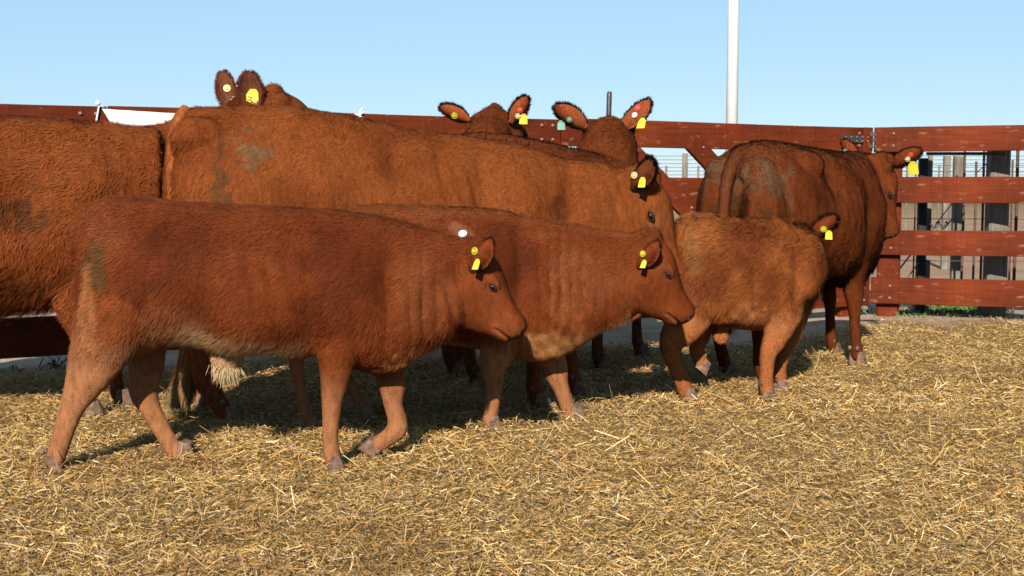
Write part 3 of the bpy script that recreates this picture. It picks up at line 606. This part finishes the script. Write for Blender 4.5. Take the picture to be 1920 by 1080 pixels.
# --- big cow in the middle
def cow_middle():
    yaw = DEG(13)
    A = Animal('cow', (-1.42, 6.05), yaw, 'big red cow with dried dung on her rump, head lowered behind the calves', 'cow', vox=.0115, hairs=115000, hair_len=.018, swirl=.7, hw=.0024, lump=1.3, tone=(.53, .395, .295), ez=-.17, ex=.37, ribs=(.95, 1.3, .8, 1.2, .0025), forms=[(.84, 1.20, .075, .10, -.035), (.98, 1.22, .06, .08, .018), (1.46, 1.02, .14, .2, .03), (1.26, .95, .06, .25, -.022), (.45, 1.15, .16, .2, .02), (.38, 1.38, .10, .06, .02), (.30, 1.22, .06, .10, -.012), (1.72, 1.0, .06, .2, -.02)], rimlen=.026, rimk=1.0, rimhair=1300, earc=(.13, .045, .02),
               folds=[(1.95, 1.0, .12, .3, .007, 42, .3)],
               colour=coatfn((.31, .108, .034), (.18, .055, .018), (.40, .19, .09), (.30, .11, .045), leglim=.5, patch=.8, muzz=(.34, .18, .13),
                             spots=[(.20, 1.26, .11, .12, (.22, .16, .10), .85, .45), (.05, 1.1, .05, .25, (.12, .08, .04), .7, .4), (1.62, .95, .05, .12, (.07, .03, .015), .6, .45)]))
    A.torso([(320, 262, 430, .11), (333, 222, 520, .20), (356, 202, 560, .26), (400, 196, 580, .30), (470, 199, 585, .33), (560, 206, 590, .35), (650, 216, 600, .37), (730, 234, 610, .375), (800, 247, 610, .36), (870, 254, 610, .33), (930, 264, 615, .29), (990, 281, 610, .25), (1045, 293, 600, .21), (1100, 303, 565, .17), (1150, 312, 525, .145), (1195, 324, 495, .13), (1222, 338, 480, .12)])
    A.leg([(415, 480, -.19, .22, .10), (415, 560, -.2, .2, .11), (410, 630, -.2, .15, .09), (396, 680, -.2, .10, .06), (388, 712, -.2, .075, .05), (400, 742, -.2, .055, .043), (420, 770, -.2, .048, .04), (434, 790, -.2, .05, .045)], .055)
    A.leg([(395, 560, .18, .2, .1), (385, 640, .2, .12, .08), (368, 690, .2, .075, .05), (370, 730, .2, .05, .042), (378, 760, .2, .052, .046)], .055)
    A.fore(A.loc(985, 700)[0], -.17, 1.05); A.fore(A.loc(1072, 700)[0], .17, 1.05, .05)
    A.puthead(A.loc(1226, 322), face_dir(68, -.16), .55, fat=.95)
    for q in (-1, 1): A.g.ball(A.w(A.loc(372, 258, q * .15)), (.14, .09, .10))
    A.ear(A.loc(1186, 352, -.12), A.loc(1224, 302, -.22), V(.8, .6, 0), .062, tags=(('button', .42, .2, .017, M_LYEL, -1), ('flag', .55, -.5, .022, M_YEL, -1)), cup=.55)
    A.ear(A.loc(1225, 335, .12), A.loc(1215, 300, .25), V(.6, -.6, 0), .06, cup=.4)
    A.finish()
    tail(A, [(350, 203, -.02), (335, 228, -.05), (327, 270, -.08), (324, 340, -.09), (328, 420, -.09), (338, 520, -.08), (350, 600, -.08), (357, 650, -.1), (352, 700, -.12), (340, 735, -.12)], [.026, .034, .036, .032, .028, .025, .03, .045, .05, .035], brush=.10, colr=(.33, .125, .05), tipc=(.36, .27, .12), hairs=9000)
cow_middle()
# --- cow at the left edge, head raised behind the big cow
def cow_left():
    A = Animal('cow', (-3.5, 5.75), DEG(16), 'curly coated red cow at the left edge, her head raised above the big cow\'s rump', 'cow', vox=.0125, hairs=75000, hair_len=.026, swirl=1.0, tone=(.54, .40, .30), hw=.003, lump=1.6, forms=[(1.25, 1.0, .14, .14, -.035), (1.55, 1.1, .14, .2, .03), (.95, 1.05, .10, .15, .02)], rimhair=900, earc=(.10, .028, .014), rimlen=.022,
               colour=coatfn((.27, .088, .028), (.10, .030, .011), (.36, .15, .06), (.26, .095, .04), leglim=.45, patch=1.3,
                             spots=[(1.15, .95, .25, .10, (.09, .045, .02), .8, .42), (.75, 1.0, .12, .15, (.10, .055, .028), .7, .42), (1.0, .62, .5, .09, (.09, .028, .013), .6, .45)]))
    A.torso([(.0, 1.25, .8, .14), (.05, 1.36, .62, .22), (.2, 1.41, .55, .29), (.5, 1.42, .48, .35), (.9, 1.42, .47, .38), (1.25, 1.41, .50, .36), (1.5, 1.395, .53, .31), (1.7, 1.38, .56, .26), (1.85, 1.37, .62, .22)], px=False)
    A.limb([(1.62, 0, 1.12, .24, .17), (1.85, .06, 1.16, .235, .15), (2.02, .17, 1.24, .20, .13), (2.16, .31, 1.32, .15, .115), (2.27, .40, 1.42, .11, .09), (2.34, .46, 1.52, .09, .08)], px=False)
    A.fore(A.loc(140, 700, -.19)[0], -.19, 1.04, .04); A.fore(A.loc(215, 700, .15)[0], .15, 1.04)
    A.hind(.35, -.2, 1.04); A.hind(.2, .2, 1.04)
    poll = A.tolocal(at(513, 167, 6.85)[None])[0]
    A.puthead(poll, V(.88, .2, -.52), .50)
    b = lambda u, v, Y: A.tolocal(at(u, v, Y)[None])[0]
    A.ear(b(470, 212, 6.75), b(468, 137, 6.72), V(-.2, -1, .1), .074, tags=(('flag', .60, .2, .040, M_YEL, 1, [(-.7, .75), (-.1, .8), (.4, .62), (.1, .5), (.6, .42)]),), cup=.35)
    A.ear(b(432, 212, 6.98), b(418, 136, 7.02), V(-.2, -1, .1), .055, tags=(('button', .62, .1, .0195, M_YEL, 1), ('flag', .35, .95, .028, M_GTAG, 1)), cup=.35)
    A.finish()
cow_left()
# --- cow at the right, seen from behind
def cow_right():
    A = Animal('cow', (1.245, 7.15), DEG(45), 'dark red cow standing at the right by the fence corner, rump towards us', 'cow', vox=.0115, hairs=85000, hair_len=.020, swirl=.8, hw=.0027, lump=1.3, tone=(.52, .41, .32), ribs=(.55, 1.0, .75, 1.15, .0018), forms=[(.55, 1.12, .08, .12, -.03), (1.15, .95, .12, .2, .02), (.95, .9, .06, .2, -.02)], rimlen=.018, rimk=1.2,
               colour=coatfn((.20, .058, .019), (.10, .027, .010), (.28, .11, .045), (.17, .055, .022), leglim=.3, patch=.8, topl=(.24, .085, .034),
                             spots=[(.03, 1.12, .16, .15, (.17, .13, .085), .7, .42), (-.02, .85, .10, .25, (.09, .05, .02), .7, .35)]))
    A.torso([(-.0, 1.24, .82, .18), (.05, 1.31, .66, .27), (.18, 1.345, .6, .315), (.4, 1.345, .55, .33), (.75, 1.31, .50, .345), (.98, 1.30, .49, .31), (1.18, 1.30, .48, .25), (1.33, 1.295, .52, .19), (1.45, 1.285, .62, .15), (1.54, 1.27, .78, .12)], px=False)
    A.hind(.06, -.18, .98); A.hind(.10, .18, .98, .12)
    for q in (-1, 1): A.g.ball(A.w(V(.05, q * .11, 1.17)), (.12, .10, .09)); A.g.ball(A.w(V(.36, q * .16, 1.20)), (.18, .12, .10)); A.g.ball(A.w(V(.05, q * .15, .95)), (.13, .15, .26))
    f = A.loc(1603, 640, -.17); A.leg([(f[0] - .02, -.19, .84, .15, .07), (f[0] - .03, -.18, .66, .115, .08), (f[0] - .03, -.17, .52, .075, .062), (f[0] - .02, -.17, .40, .06, .055), (f[0] - .01, -.17, .30, .042, .04), (f[0], -.17, .18, .038, .037), (f[0] + .02, -.17, .11, .046, .046), (f[0] + .03, -.17, .04, .05, .052)], .058, px=False)
    A.fore(1.28, .18, .98, .06)
    poll = A.tolocal(at(1668, 299, 8.02)[None])[0]; fw = V(.22, -.02, -.95); A.puthead(poll, V(fw[0] * A.F[0] + fw[1] * A.F[1], fw[0] * A.T[0] + fw[1] * A.T[1], fw[2]), .47)
    b = lambda u, v, Y: A.tolocal(at(u, v, Y)[None])[0]
    A.ear(b(1668, 312, 8.22), b(1727, 281, 8.05), V(.9, -.2, .5), .058, tags=(('button', .62, -.15, .0165, M_LYEL, -1), ('button', .74, .15, .017, M_RTAG, -1), ('flag', .66, -.8, .036, M_YEL, -1)), cup=.4)
    A.ear(b(1608, 305, 8.4), b(1580, 264, 8.5), V(1, 0, .2), .055, tags=(('button', .55, .2, .016, M_GTAG, -1),), cup=.4)
    A.finish()
    tail(A, [(.12, 0, 1.28), (.02, .0, 1.265), (-.05, .0, 1.19), (-.095, .0, 1.08), (-.10, .01, .9), (-.10, .01, .7), (-.09, .0, .5), (-.10, -.01, .38)], [.045, .04, .036, .032, .028, .024, .022, .02], brush=.12, colr=(.12, .045, .022), tipc=(.06, .03, .015), px=False, hairs=9000)
cow_right()
# --- fluffy calf at the right
def calf_right():
    A = Animal('calf', (.86, 6.6), DEG(9), 'fluffy light brown calf with its head turned away towards the dark red cow', 'calf', vox=.0095, hairs=85000, hair_len=.040, swirl=.9, tone=(.57, .43, .32), hw=.0026, lump=1.5, forms=[(.36, .62, .06, .12, -.02), (.70, .62, .08, .15, .015), (.58, .6, .04, .18, -.015)],
               colour=coatfn((.32, .125, .042), (.17, .055, .02), (.45, .24, .11), (.42, .18, .08), belly=.10, leglim=.4, patch=1.2,
                             spots=[(.05, .80, .05, .12, (.24, .17, .075), .5, .4), (.35, .45, .14, .08, (.40, .20, .095), .7, .4)]))
    A.torso([(1264, 432, 560, .10), (1276, 406, 600, .16), (1310, 402, 612, .20), (1360, 408, 612, .215), (1410, 412, 620, .22), (1455, 416, 615, .20), (1490, 421, 590, .17), (1515, 430, 545, .14), (1528, 442, 520, .11)])
    A.leg([(1300, 520, -.10, .14, .08), (1300, 575, -.11, .125, .08), (1285, 612, -.12, .10, .065), (1258, 640, -.12, .072, .05), (1260, 668, -.12, .052, .042), (1272, 700, -.12, .045, .036), (1284, 726, -.12, .047, .04), (1290, 742, -.12, .045, .042)], .046)
    A.leg([(1310, 590, .10, .11, .07), (1314, 625, .12, .062, .05), (1306, 652, .12, .05, .04), (1312, 672, .12, .045, .038), (1318, 683, .12, .042, .038)], .044, toe=V(.8, 0, -.7), lift=True)
    A.leg([(1470, 540, -.12, .12, .06), (1472, 590, -.13, .10, .065), (1456, 630, -.13, .068, .052), (1440, 660, -.13, .052, .044), (1437, 690, -.13, .042, .037), (1436, 715, -.13, .044, .04), (1438, 735, -.13, .044, .042)], .044)
    A.leg([(1490, 560, .10, .11, .06), (1488, 620, .11, .06, .05), (1470, 660, .11, .045, .04), (1462, 690, .11, .038, .036), (1464, 712, .11, .042, .04)], .044)
    e = A.loc(1500, 470); A.limb([(e[0] - .06, 0, e[2] - .02, .17, .13), (e[0] + .0, .08, e[2], .14, .12), (e[0] + .03, .18, e[2] + .01, .12, .11), (e[0] + .03, .26, e[2] + .01, .105, .10)], px=False, lat=V(1, 0, 0))
    A.puthead(V(e[0] + .01, .27, e[2] + .11), V(.25, .60, -.76), .36)
    b = lambda u, v, Y: A.tolocal(at(u, v, Y)[None])[0]
    A.ear(b(1520, 446, 6.82), b(1566, 408, 6.74), V(.2, 1, .1), .05, tags=(('button', .55, 0, .0165, M_YEL, -1), ('flag', .62, -.6, .02, M_YEL, -1)), cup=.4)
    A.ear(V(e[0] - .06, .28, e[2] + .03), V(e[0] - .16, .25, e[2] + .07), V(0, 1, .1), .04, cup=.4)
    A.g.ball(A.w(A.loc(1352, 628)), (.045, .025, .05))
    A.finish()
calf_right()
# --- two cows behind, seen over the backs
def cow_back():
    A = Animal('cow', (-.36, 7.1), DEG(37), 'red cow behind the big cow, looking away with green and red ear tags', 'cow', vox=.0125, hairs=42000, hair_len=.024, swirl=.7, hw=.0032, rimlen=.024, rimk=1.3, rimhair=800, earhair=2200, earc=(.30, .10, .045),
               colour=coatfn((.20, .062, .022), (.10, .03, .012), (.34, .16, .08), (.24, .09, .04), leglim=.4, patch=.9, spots=[(.1, 1.4, .1, .05, (.25, .22, .18), .6, .5)]))
    A.torso([(0, 1.27, .85, .15), (.05, 1.35, .68, .23), (.18, 1.40, .6, .29), (.5, 1.37, .55, .33), (.9, 1.31, .52, .35), (1.15, 1.27, .52, .30), (1.3, 1.25, .56, .24), (1.42, 1.22, .66, .20)], px=False)
    A.hind(.1, -.18); A.hind(.2, .18); A.fore(A.loc(1120, 680, -.17)[0], -.17, 1); A.fore(A.loc(1190, 670, .17)[0], .17, 1, .02)
    b = lambda u, v, Y: A.tolocal(at(u, v, Y)[None])[0]
    A.g.ball(at(1141, 246, 8.1), (.175, .10, .07)); A.g.ball(at(1141, 232, 8.1), (.09, .08, .05)); p1 = b(1125, 330, 7.85); p2 = b(1143, 285, 7.98); p3 = b(1143, 250, 8.05)
    A.limb([(*(p1 - V(.12, 0, .1)), .22, .20), (*p1, .22, .19), (*p2, .19, .175), (*p3, .15, .14)], px=False)
    A.puthead(b(1138, 228, 8.1), V(.75, .30, -.60), .50, fat=1.05)
    A.ear(b(1098, 240, 8.05), b(1042, 198, 7.98), V(.9, .3, .1), .075, tags=(('button', .52, .05, .0175, M_GTAG, -1), ('flag', .62, .95, .026, M_GTAG, -1)), cup=.3)
    A.ear(b(1163, 240, 7.98), b(1219, 190, 7.9), V(.9, -.1, .1), .072, tags=(('button', .52, -.3, .0175, M_WTAG, -1), ('button', .68, .1, .020, M_RTAG, -1), ('flag', .62, -.95, .030, M_YEL, -1)), cup=.3)
    A.finish()
cow_back()
def cow_far():
    A = Animal('cow', (-1.15, 7.45), DEG(29), 'farthest red cow, only her brow and tagged ears showing above the others\' backs', 'cow', vox=.013, hairs=26000, hair_len=.024, swirl=.7, hw=.0034, rimlen=.024, rimk=1.3, rimhair=800, earhair=2200, earc=(.28, .09, .04),
               colour=coatfn((.20, .062, .022), (.10, .03, .012), (.34, .16, .08), (.24, .09, .04), leglim=.4))
    A.torso([(0, 1.2, .85, .13), (.05, 1.30, .68, .2), (.18, 1.34, .6, .27), (.45, 1.33, .55, .30), (.75, 1.31, .52, .32), (.95, 1.29, .52, .28), (1.05, 1.27, .56, .22), (1.15, 1.25, .66, .18)], px=False)
    A.hind(.1, -.17, .97); A.hind(.2, .17, .97); A.fore(.86, -.16, .97); A.fore(.92, .16, .97)
    b = lambda u, v, Y: A.tolocal(at(u, v, Y)[None])[0]
    A.g.ball(at(921, 226, 8.25), (.155, .10, .065)); p0 = b(900, 300, 8.0); p2 = b(922, 250, 8.15)
    A.limb([(*(p0 - V(.15, 0, .05)), .2, .16), (*p0, .18, .15), (*p2, .15, .13)], px=False)
    A.puthead(b(928, 202, 8.25), V(.80, .20, -.50), .50, fat=1.1)
    A.ear(b(880, 226, 8.22), b(827, 200, 8.2), V(.9, .3, .1), .055, tags=(('button', .5, .0, .021, M_YEL, -1),), cup=.3)
    A.ear(b(958, 230, 8.15), b(987, 183, 8.1), V(.3, 1, .1), .055, tags=(('button', .35, -.2, .017, M_LYEL, -1), ('button', .55, 0, .018, M_RTAG, -1), ('flag', .5, -.7, .028, M_YEL, -1)), cup=.3)
    A.finish()
cow_far()


# ------------------------------------------------------------------ corral fence
BZ = [(1.365, 1.565), (.945, 1.155), (.52, .72), (.085, .32)]
C0 = V(3.0, 10.72, 0); DL = nrm(V(5.8, 3.2, 0)); DR = nrm(V(.949, -.316, 0))
def board(parent, p, q, z0, z1, th=.042, off=0.0, mt=M_RED, name='board', tilt=0.0):
    """a plank between ground points p and q"""
    d = nrm(q - p); n_ = V(d[1], -d[0], 0); n_ = n_ if n_[1] < 0 else -n_; L = np.linalg.norm(q - p)
    g = Geo(); sec = 9; rings = []; ph = RNG.random() * 9
    for i in range(sec):
        t = i / (sec - 1); c = p + d * L * t; w = .004 * math.sin(t * 5 + ph) + tilt * (t - .5)
        rings.append([c + n_ * (off + a) + V(0, 0, z + w) for a, z in ((0, z0 + .004), (.004, z0), (th - .004, z0), (th, z0 + .004), (th, z1 - .004), (th - .004, z1), (.004, z1), (0, z1 - .004))])
    me_v = [x for r in rings for x in r]; g.loft(rings)
    o = g.build(name, mt, None)
    # length along local X so that the grain follows the plank
    M = Matrix(((d[0], n_[0], 0, p[0]), (d[1], n_[1], 0, p[1]), (0, 0, 1, z0), (0, 0, 0, 1))); o.data.transform(M.inverted()); Pm = Matrix.Translation(parent.location); o.parent = parent; o.matrix_local = Pm.inverted() @ M
    return o
def bolt(parent, p, n_, r=.011):
    g = Geo(); g.tube([p, p + n_ * .008, p + n_ * .012], [r, r, r * .5], 10); g.build('bolt', M_BOLT, parent)
def post(parent, p, w, d, z1, ax, mt, name='post', z0=-.2, top=0):
    g = Geo(); a = np.array([ax, [-ax[1], ax[0], 0], [0, 0, 1]])
    rings = [[V(p[0], p[1], z) + a[0] * x * w / 2 * k + a[1] * y * d / 2 * k for x, y in ((-1, -.8), (-.8, -1), (.8, -1), (1, -.8), (1, .8), (.8, 1), (-.8, 1), (-1, .8))] for z, k in ((z0, 1), (.3, 1.01), (z1 * .6, .985), (z1 - .02, 1), (z1, .9))]
    g.loft(rings); o = g.build(name, mt, None); o.data.transform(Matrix.Translation(Vector((-p[0], -p[1], 0)))); o.parent = parent; o.location = Vector((p[0], p[1], 0)) - parent.location; return o
NL = V(DL[1], -DL[0], 0); NR = V(DR[1], -DR[0], 0); NR = NR if NR[1] < 0 else -NR
fl = empty('corral_fence', C0 - DL * 4, 'red stained plank fence with diagonal braces running behind the cattle to the hinge corner', 'fence')
cuts = [.03, 3.05, 6.2, 9.6]
for k, (z0, z1) in enumerate(BZ):
    for a, b in zip(cuts[:-1], cuts[1:]):
        board(fl, C0 - DL * (b - .006), C0 - DL * (a + .006), z0 + RNG.normal(0, .003), z1 + RNG.normal(0, .003))
    for c in cuts[:3]:
        for e in (.07, .16):
            for dz in (.05, .15): bolt(fl, C0 - DL * (c + e) + NL * .042 + V(0, 0, z0 + dz), NL)
for c in (.22, 3.05, 6.2, 9.6):
    post(fl, C0 - DL * c - NL * .075, .16, .13, 1.52, DL, M_RED)
def fpos(u):
    k = (u - 960) / 2407.0; t = (C0[0] - k * C0[1]) / (DL[0] - k * DL[1]); return C0 - DL * t
for (u0, v0, u1, v1) in ((1285, 266, 1440, 430), (1160, 272, 1330, 445)):
    a, b = fpos(u0), fpos(u1); za = CAM_H - (v0 - 345) * a[1] / 2400; zb = CAM_H - (v1 - 345) * b[1] / 2400; d = nrm((b + V(0, 0, zb)) - (a + V(0, 0, za))); up = np.cross(NL, d); up = up if up[2] > 0 else -up
    g = Geo(); A_, B_ = a + V(0, 0, za) + NL * .064, b + V(0, 0, zb) + NL * .064
    g.box((A_ + B_) / 2, (np.linalg.norm(B_ - A_), .04, .145), [d, NL, up]); o = g.build('brace', M_RED, fl, bevel=.004)
    for t in (.10, .30, .7): bolt(fl, A_ + (B_ - A_) * t + NL * .02 + up * .03, NL)
# hinge and latch at the corner
g = Geo(); hp = fpos(1595) + V(0, 0, CAM_H + 83 * fpos(1595)[1] / 2400) + NL * .05
g.box(hp, (.30, .012, .065), [DL, NL, V(0, 0, 1)]); ho = g.build('hinge', M_STEEL, fl, bevel=.002)
for t in (-.12, -.06, 0, .06, .12):
    for z in (-.015, .017): bolt(ho, hp + DL * t + V(0, 0, z) + NL * .006, NL, .007)
g = Geo(); lp = hp + DL * .175; g.tube([lp + V(0, 0, -.07), lp + V(0, 0, .06)], .012, 10); g.box(lp + V(0, 0, .045), (.05, .05, .03)); g.box(lp + V(0, 0, -.06), (.06, .06, .018)); g.box(lp + V(.01, 0, .0), (.03, .045, .03)); g.build('hinge_pin', M_STEEL, fl)
g = Geo(); g.box(fpos(1616) + V(0, 0, 1.35) + NL * .052, (.09, .016, .43), [DL, NL, V(0, 0, 1)]); g.build('end_strip', M_RED, fl, bevel=.003)
fr = empty('corral_fence', C0 + DR * 1, 'red stained plank fence of four wide boards closing the pen on the right', 'fence')
for k, (z0, z1) in enumerate(BZ):
    z0 = z0 + (.02 if k == 3 else 0); board(fr, C0 + DR * .015, C0 + DR * 3.6, z0, z1 + .005, tilt=.01)
    board(fr, C0 + DR * 3.61, C0 + DR * 6.5, z0, z1)
    for dz in (.05, .15): bolt(fr, C0 + DR * .17 + NR * .042 + V(0, 0, z0 + dz), NR)
post(fr, C0 + DR * .15 - NR * .10, .185, .16, 1.50, DR, M_RED); post(fr, C0 + DR * 3.6 - NR * .10, .185, .16, 1.50, DR, M_RED)

# white cloth tied along the top board
def cloth():
    ua, ub = 192, 667; nu, nv = 90, 14; vv = []
    for i in range(nu):
        t = i / (nu - 1); p = fpos(ua + (ub - ua) * t)
        for j in range(nv):
            w = j / (nv - 1); p2 = p + DL * (.055 * w * (1 - t) * 3 * (t < .3) * (1 - t / .3) if t < .3 else 0)
            zt = 1.545 - .012 * math.sin(t * math.pi) - .02 * t; h = .30 - .05 * math.sin(t * 9)
            if t > .93: h *= (1 - t) / .07 + .08
            vv.append(p2 + NL * (.052 + .010 * math.sin(t * 30 + w * 3) * w + .006 * math.sin(t * 71)) + V(0, 0, zt - h * w))
    vv = np.array(vv); i = (np.arange(nu - 1)[:, None] * nv + np.arange(nv - 1)[None]).ravel(); q = np.stack([i, i + 1, i + nv + 1, i + nv], 1)
    me = fastmesh('cloth', vv, q, smooth=True); o = link('white_cloth', me, M_CLOTH); md = o.modifiers.new('t', 'SOLIDIFY'); md.thickness = .002
    tagit(o, 'long white cloth tied along the top fence board behind the cows', 'cloth')
    g = Geo(); p = fpos(183) + NL * .055; g.tube([p + V(0, 0, 1.585), p + DL * .01 + V(0, 0, 1.56), p - DL * .01 + V(0, 0, 1.46), p - DL * .015 + V(0, 0, 1.38)], .006, 6); g.ball(p + V(0, 0, 1.578) + DL * .005, .016); g.tube([p + V(0, 0, 1.575), p + DL * .04 + V(0, 0, 1.55)], .006, 6)
    g.build('tie', M_CLOTH, o, smooth=True)
    g = Geo(); p = fpos(668) + NL * .055
    for a, b in ((.05, .03), (.035, -.01), (.03, .055), (-.03, .012)): g.tube([p + V(0, 0, 1.545), p + DL * a * .5 + V(0, 0, 1.545 + b * .7), p + DL * a + V(0, 0, 1.545 + b)], [.012, .006, .002], 6)
    g.build('knot', M_CLOTH, o, smooth=True)
cloth()

# ------------------------------------------------------------------ beyond the fence
def xat(u, Y): return (u - 960) / 2407.0 * Y
def zat(v, Y): return CAM_H - (v - 345) / 2400.0 * Y
wf = empty('wire_fence', (3.9, 11, 0), 'old wire fence of grey posts and a rusty rail just beyond the plank fence', 'fence')
X1 = V(1, 0, 0)
for (u0, u1, vt, Y, mt) in ((1722, 1738, 297, 10.9, M_SHADEW), (1739, 1747, 288, 11.02, M_GREY), (1787, 1804, 294, 11.5, M_GREY), (1768, 1780, 293, 17.0, M_GREY), (1852, 1889, 262, 10.72, M_GREY)):
    post(wf, V(xat((u0 + u1) / 2, Y), Y, 0), (u1 - u0) / 2400 * Y, (u1 - u0) / 2400 * Y * .8, zat(vt, Y), X1, mt)
for (u, r, vt, Y) in ((1807, .011, 283, 11.1), (1843, .011, 270, 11.0), (1829, .012, 303, 12.5), (1906, .014, 270, 10.9), (1897, .010, 300, 12.5), (1716, .008, 300, 12)):
    g = Geo(); x = xat(u, Y); g.tube([V(x, Y, -.1), V(x + .004, Y, .8), V(x, Y, zat(vt, Y))], r, 7); g.build('dropper', M_RUST, wf)
g = Geo(); g.box(V((xat(1722, 10.82) + xat(1860, 10.82)) / 2, 10.6, zat(288.5, 10.6)), (.64, .03, .026)); g.build('rail', M_RUST, wf, bevel=.003)
def wire(parent, a, b, r=.0022, n=7, sag=.0, mt=M_WIRE, name='wire'):
    g = Geo(); pts = [a + (b - a) * t - V(0, 0, sag * 4 * t * (1 - t)) for t in np.linspace(0, 1, n)]; g.tube(pts, r, 5); return g.build(name, mt, parent)
for v, Y in ((308, 12.5), (320, 12.5), (408, 11.0), (487, 11.0), (452, 11.0)): wire(wf, V(2.6, Y, zat(v, Y)), V(7.5, Y, zat(v + 2, Y)), .003, sag=.01)
for (a, b, r) in (((1887, 288), (1771, 428), .007), ((1880, 300), (1846, 337), .004), ((1786, 380), (1752, 424), .005), ((1708, 477), (1678, 515), .008), ((1722, 493), (1702, 520), .006), ((1862, 296), (1830, 325), .004)):
    wire(wf, at(*a, 10.85), at(*b, 10.88), r, name='stay_wire')
g = Geo()
for k in range(9):
    c = at(1746 + k * 3.6, 421 + 5 * math.sin(k * 1.3), 10.8); g.ball(c, (.011, .006, .009)); g.ball(c + V(.006, .004, -.012), (.006, .006, .010))
g.build('chain', M_STEEL, wf)
ff = empty('wire_fence', (3, 28, 0), 'distant wire fence of thin posts standing against the pale sky beyond the corral', 'fence')
for (u, w, vt, Y) in ((1284, .11, 288, 28), (1220, .10, 290, 30), (1040, .1, 290, 28), (1530, .1, 289, 28), (1792, .12, 292, 28), (700, .1, 290, 28), (400, .1, 290, 28), (100, .1, 291, 28), (2060, .1, 290, 28)):
    post(ff, V(xat(u, Y), Y, 0), w, w, zat(vt, Y), X1, M_GREY)
for u in (1249, 1309, 1345, 1100, 1180, 1700, 1760, 1860, 1240 + 700):
    g = Geo(); x = xat(u, 28); g.tube([V(x, 28, 0), V(x, 28, zat(311, 28))], .022, 6); g.build('dropper', M_GREY, ff)
for v in (293, 300, 307, 314, 321, 328): wire(ff, V(-16, 28, zat(v, 28)), V(22, 28, zat(v, 28)), .006, 9)
g = Geo(); g.tube([V(xat(1370.5, 26), 26, 0), V(xat(1370.5, 26), 26, 9.5)], [.125, .095], 20); g.tube([V(xat(1370.5, 26), 26, 9.5), V(xat(1370.5, 26), 26, 9.56)], [.11, .10], 20)
o = g.build('utility_pole', M_WHITE, smooth=True); tagit(o, 'tall round white pole rising against the sky beyond the fence', 'pole')
g = Geo(); Yp = 10.4; g.tube([V(xat(1131, Yp), Yp, 0), V(xat(1141.5, Yp), Yp, zat(178, Yp)), V(xat(1142, Yp), Yp, zat(174, Yp))], [.021, .021, .017], 14); o = g.build('steel_pipe', M_STEEL, smooth=True); tagit(o, 'dark steel pipe leaning up from behind the fence above a cow\'s head', 'pipe')

# ------------------------------------------------------------------ weeds and scraps
M_WEED = attr_mat('green_leaf', .6, .3)
def weeds(name, spots, label, cat):
    P, D, S, NN, L, Wd, Cc = [], [], [], [], [], [], []
    for (cx, cy, rx, ry, n, h) in spots:
        x = cx + RNG.normal(0, rx, n); y = cy + RNG.normal(0, ry, n); az = RNG.random(n) * 6.283; el = np.radians(RNG.uniform(15, 80, n)); d = np.stack([np.cos(az) * np.cos(el), np.sin(az) * np.cos(el), np.sin(el)], -1)
        l = h * RNG.uniform(.5, 1.3, n); z = ground_z(x, y) + np.sin(el) * l * .5; t = nrm(np.cross(d, RNG.normal(size=(n, 3)))); P.append(np.stack([x, y, z], -1)); D.append(d); S.append(t); NN.append(np.cross(t, d)); L.append(l); Wd.append(RNG.uniform(.004, .013, n)); Cc.append(np.array([(.06, .11, .022)]) * RNG.uniform(.5, 1.5, (n, 1)) * np.stack([RNG.uniform(.8, 1.7, n), np.ones(n), np.ones(n)], -1))
    f = np.concatenate; o = ribbon_mesh(name, f(P), f(D), f(S), f(NN), f(L), f(Wd), RNG.normal(0, .15, len(f(L))), f(Cc), M_WEED); tagit(o, label, cat, kind='stuff')
def gp(u, v): Y = CAM_H * 2400 / (v - 345); return xat(u, Y), Y
sp = []
for u, v, n, h in ((1790, 581, 700, .05), (1825, 584, 400, .05), (1735, 588, 200, .035), (1700, 590, 90, .03), (1870, 590, 120, .03), (1760, 585, 200, .04), (1640, 586, 60, .04)):
    x, y = gp(u, v); sp.append((x, y, .10, .16, n, h))
weeds('weeds', sp, 'low green weeds growing along the foot of the right plank fence', 'weeds')
x, y = gp(95, 692); x2, y2 = gp(20, 700)
weeds('grass_tuft', [(x, y, .05, .03, 26, .09), (x2, y2, .08, .03, 14, .05)], 'small grass tuft growing at the edge of the straw on the left', 'grass')
def scrap(u, v, s_, label):
    x, y = gp(u, v); g = Geo(); c = V(x, y, ground_z(np.array([x]), np.array([y]))[0] + .035); rings = []
    for i in range(7):
        t = i / 6; rings.append([c + V((t - .5) * s_ * 2, s_ * .5 * w * math.sin(math.pi * (t * .8 + .15)) + .01 * math.sin(t * 7), s_ * .35 * t * t + s_ * .12 * (1 - abs(w)) + h) for w, h in ((-1, 0), (0, .0), (1, 0), (1, .002), (0, .002), (-1, .002))])
    g.loft(rings); tagit(g.build('dry_husk', M_LYEL if 0 else M_HUSK, smooth=True), label, 'husk', 'pale husks lying on the straw')
M_HUSK = plain('husk_skin', (.45, .38, .28), .7, .2, 0, .15)
scrap(505, 850, .030, 'pale dry husk lying on the straw between the nearest calf\'s hooves'); scrap(1578, 738, .016, 'small pale husk lying on the straw right of the fluffy calf')
